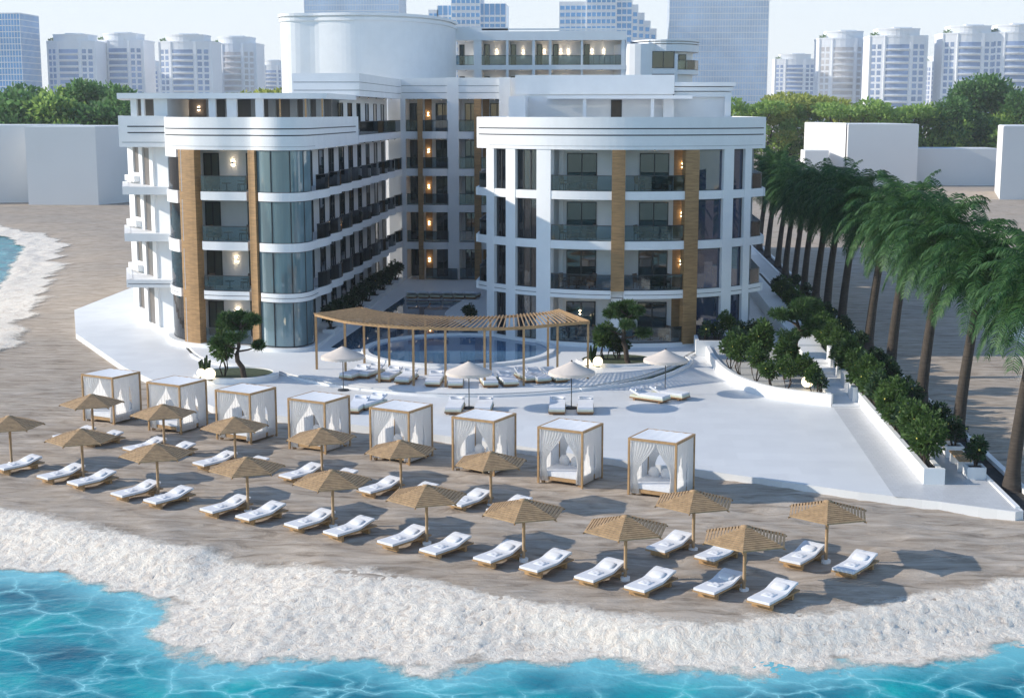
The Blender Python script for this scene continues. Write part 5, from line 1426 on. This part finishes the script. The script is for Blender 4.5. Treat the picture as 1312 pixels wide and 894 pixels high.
# ------------------------------------------------------------------ the city far behind
pier_m = simple('pale_tower_render', (.84, .85, .87), .7, .05, .05)
win_far = simple('blue_grey_far_window', (.30, .38, .55), .25, .3, .08)
win_tan = simple('warm_far_window', (.60, .57, .56), .35, .25, .08)
glass_far = simple('blue_curtain_wall', (.16, .40, .70), .18, .22, .05)
glass_pale = simple('pale_curtain_wall', (.56, .69, .84), .25, .2, .05)
def bow(w, d, b, n=10):
    """plan of a bowed tower: flat back, front swelling out by b"""
    return [(-w / 2 + w * i / n, -b * math.sin(PI * i / n)) for i in range(n + 1)] + [(w / 2, d), (-w / 2, d)]
def flat_tower(label, loc, win, w=27, H=58):
    t = thing('apartment_tower', label, 'tower', loc, 0)
    d = 20; b = 3.2; fl = 3.4; nf = int((H - 6) / fl)
    MB().prism(bow(w, d, b), 0, H - 5).build('walls', pier_m, t, False)
    c = MB(); c.prism(bow(w * 1.02, d, b * 1.05), H - 5.2, H - 4.2); c.prism(bow(w * .72, d * .7, b), H - 4.2, H - 1.4); c.prism(bow(w * .74, d * .72, b * 1.1), H - 1.4, H - .6); c.prism([(-w * .1, -1), (w * .22, -1), (w * .22, 6), (-w * .1, 6)], H - .6, H)
    c.build('crown', pier_m, t, False)
    yb = lambda x: -b * math.sin(PI * (x / w + .5))
    bays = [(-.46, -.29, 2), (-.22, .17, 0), (.25, .46, 2)]
    for k in range(1, nf):
        z = k * fl
        if z < 9: continue
        for u0, u1, kind in bays:
            m = MB()
            if kind == 0:
                pts = [(w * (u0 + (u1 - u0) * i / 5), yb(w * (u0 + (u1 - u0) * i / 5)) - .06) for i in range(6)]; m.ribbon(pts, .05, z + .75, z + 2.75)
                o = m.build('window', win, t, False); s_ = MB(); s_.ribbon([(x, y - .9) for x, y in pts], .95, z - .1, z + .55); s_.build('balcony', pier_m, o, False)
            else:
                for q in range(2):
                    a = u0 + (u1 - u0) * (q * .55); e = a + (u1 - u0) * .36
                    m.ribbon([(w * a, yb(w * a) - .06), (w * e, yb(w * e) - .06)], .05, z + .5, z + 2.8)
                m.build('window', win, t, False)
    for u in (-.5, -.255, .21, .485):
        p = MB(); x = w * u; p.box(x - .7 if u > 0 else x, x + .7, yb(x) - .5, yb(x) + .6, 0, H - 4.6); p.build('pier', pier_m, t, False)
    g = MB(); rng = random.Random(3); leaf_cloud(g, [(-w * .36, 1.5, H - 3.9, 3, 1.6, 1.1), (w * .08, -1.6, H - 3.9, 1.6, 1, .8)], 240, 1.0, rng); g.build('roof_garden', treeleaf_d, t, False)
    return t
def glass_tower(label, loc, w, d, H, mat, fl=3.6, bay=3.0, step=None):
    t = thing('office_tower', label, 'tower', loc, 0)
    MB().box(-w / 2, w / 2, 0, d, 0, H).build('curtain_wall', mat, t, False)
    nf = int(H / fl)
    for k in range(3, nf + 1):
        z = k * fl; MB().box(-w / 2 - .12, w / 2 + .12, -.12, d + .12, z - .5, z).build('floor_band', pier_m, t, False)
    nb = min(60, int(w / bay)); m = MB()
    for k in range(nb + 1):
        x = -w / 2 + w * k / nb; m.box(x - .12, x + .12, -.3, -.02, 8, H)
    nb = max(2, int(d / bay))
    for s_ in (-1, 1):
        for k in range(nb + 1):
            y = d * k / nb; m.box(min(s_ * (w / 2 + .02), s_ * (w / 2 + .3)), max(s_ * (w / 2 + .02), s_ * (w / 2 + .3)), y - .12, y + .12, 8, H)
    m.build('mullion_grid', pier_m, t, False)
    return t
def txy(px_, Y): return onY(px_, Y, 60), Y
def tz(py_, Y): return CAMH + (145 - py_) * Y / FPX
YT = 800
ap = flat_tower('white bowed apartment tower just right of the blue glass slab', (*txy(91, YT), 0), win_far, 28, tz(44, YT))
def apt(px_, py_, lab, Y=YT, sx=1.0, rz=0):
    H0 = tz(44, YT); return dup(ap, (*txy(px_, Y), 0), rz, lab, None, (sx, 1, tz(py_, Y) / H0))
apt(154, 43, 'white bowed apartment tower second from the blue glass slab', YT + 20, .98)
apt(237, 45, 'white bowed apartment tower standing left of a beige one, above the roof canopy', YT, 1.08)
apt(190, 78, 'narrow low white tower between two pairs of bowed towers over the hotel', YT + 150, .45)
ap2 = flat_tower('beige bowed apartment tower nearest the blank curved flank of the hotel', (*txy(300, YT + 40), 0), win_tan, 26, tz(48, YT + 40))
apt(348, 78, 'faint pale block almost lost in haze beside the hotel flank', 1300, .9)
dup(ap2, (*txy(1082, YT + 40), 0), 0, 'beige bowed apartment tower beside the huge pale slab, over the palms', None, (1.1, 1, tz(44, 840) / tz(48, 840)))
apt(1151, 41, 'white bowed apartment tower directly behind the blue-fronted blank block', YT, 1.1)
apt(1202, 75, 'narrow low white tower over the palm-side trees', YT + 150, .55)
apt(1243, 38, 'white bowed apartment tower rising behind the tall deep green trees', YT, 1.05)
apt(1302, 37, 'white bowed apartment tower at the far end over the big blank block', YT, 1.0)
apt(1020, 72, 'faint pale tower lost in haze right beside the huge pale slab', 1300, 1.3)
x0, x1 = onY(-14, 780, 60), onY(27, 780, 60); glass_tower('saturated blue glass office slab at the inlet end of the skyline', ((x0 + x1) / 2, 780, 0), x1 - x0, 26, tz(18, 780), glass_far, 3.3, 1.6)
x0, x1 = onY(390, 900, 10), onY(511, 900, 10); glass_tower('wide pale blue office tower rising over the blank curved flank', ((x0 + x1) / 2, 900, 0), x1 - x0, 30, tz(-14, 900), glass_pale, 3.4, 1.7)
x0, x1 = onY(858, 850, 10), onY(985, 850, 10); glass_tower('huge pale office slab, the widest tower, right of the hotel tower', ((x0 + x1) / 2, 850, 0), x1 - x0, 30, tz(-14, 850), glass_pale, 3.6, 1.5)
def stepped(label, px_, Y, flip):
    t = thing('stepped_tower', label, 'tower', (onY(px_, Y, 20), Y, 0), 0)
    u = Y / FPX; blocks = [(-35, -24, 17), (-24, -4, 12), (-6, 30, -12), (28, 62, 10)] if not flip else [(-36, -2, 8), (-3, 54, -14), (-2, 34, -22)]
    for k, (a, b, top) in enumerate(blocks):
        x0_, x1_ = a * u, b * u; d0 = 0 if k != 2 else -1.5; H = tz(top, Y)
        o = MB().box(x0_, x1_, d0, 24, 0, H).build('block', glass_far if k % 2 else pier_m, t, False)
        nf = int(H / 3.8)
        for q in range(7, nf): MB().box(x0_ - .1, x1_ + .1, d0 - .25, d0 - .02, q * 3.8, q * 3.8 + (1.2 if k % 2 else 2.1)).build('window_band', pier_m if k % 2 else glass_far, t, False)
        m = MB(); nb = max(2, int((x1_ - x0_) / 2.6))
        for q in range(nb + 1): xx = x0_ + (x1_ - x0_) * q / nb; m.box(xx - .25, xx + .25, d0 - .4, d0 - .26, 20, H)
        m.build('mullion_grid', pier_m, t, False)
    if flip:   # receding side wing, stepping down
        for q in range(4):
            x0_ = (54 + 8 * q) * u; H = tz(12 + 9 * q, Y); MB().box(x0_, x0_ + 8 * u, 6 * q, 30 + 6 * q, 0, H).build('side_block', pier_m, t, False)
            for f in range(8, int(H / 3.8)): MB().box(x0_ + .7, x0_ + 8 * u - .7, 6 * q - .1, 6 * q - .02, f * 3.8, f * 3.8 + 2.2).build('window_band', glass_far, t, False)
    return t
stepped('blue and white stepped tower over the corner of the back block', 585, 820, False)
stepped('blue and white stepped tower over the lit balconies, its side wing stepping down', 754, 820, True)

# ------------------------------------------------------------------ the hazy air
hz = MB().box(-620, 520, -30, 1345, -3, 112)
hm = bpy.data.materials.new('pale_haze'); hm.use_nodes = True; nt = hm.node_tree; nt.nodes.remove(nt.nodes['Principled BSDF'])
pv = nt.nodes.new('ShaderNodeVolumePrincipled'); pv.inputs['Color'].default_value = (.93, .96, 1, 1); pv.inputs['Density'].default_value = .0002; pv.inputs['Anisotropy'].default_value = .1
nt.links.new(pv.outputs[0], nt.nodes['Material Output'].inputs['Volume'])
o = hz.build('haze', hm); o['kind'] = 'stuff'; o['label'] = 'pale haze whitening the distant towers'
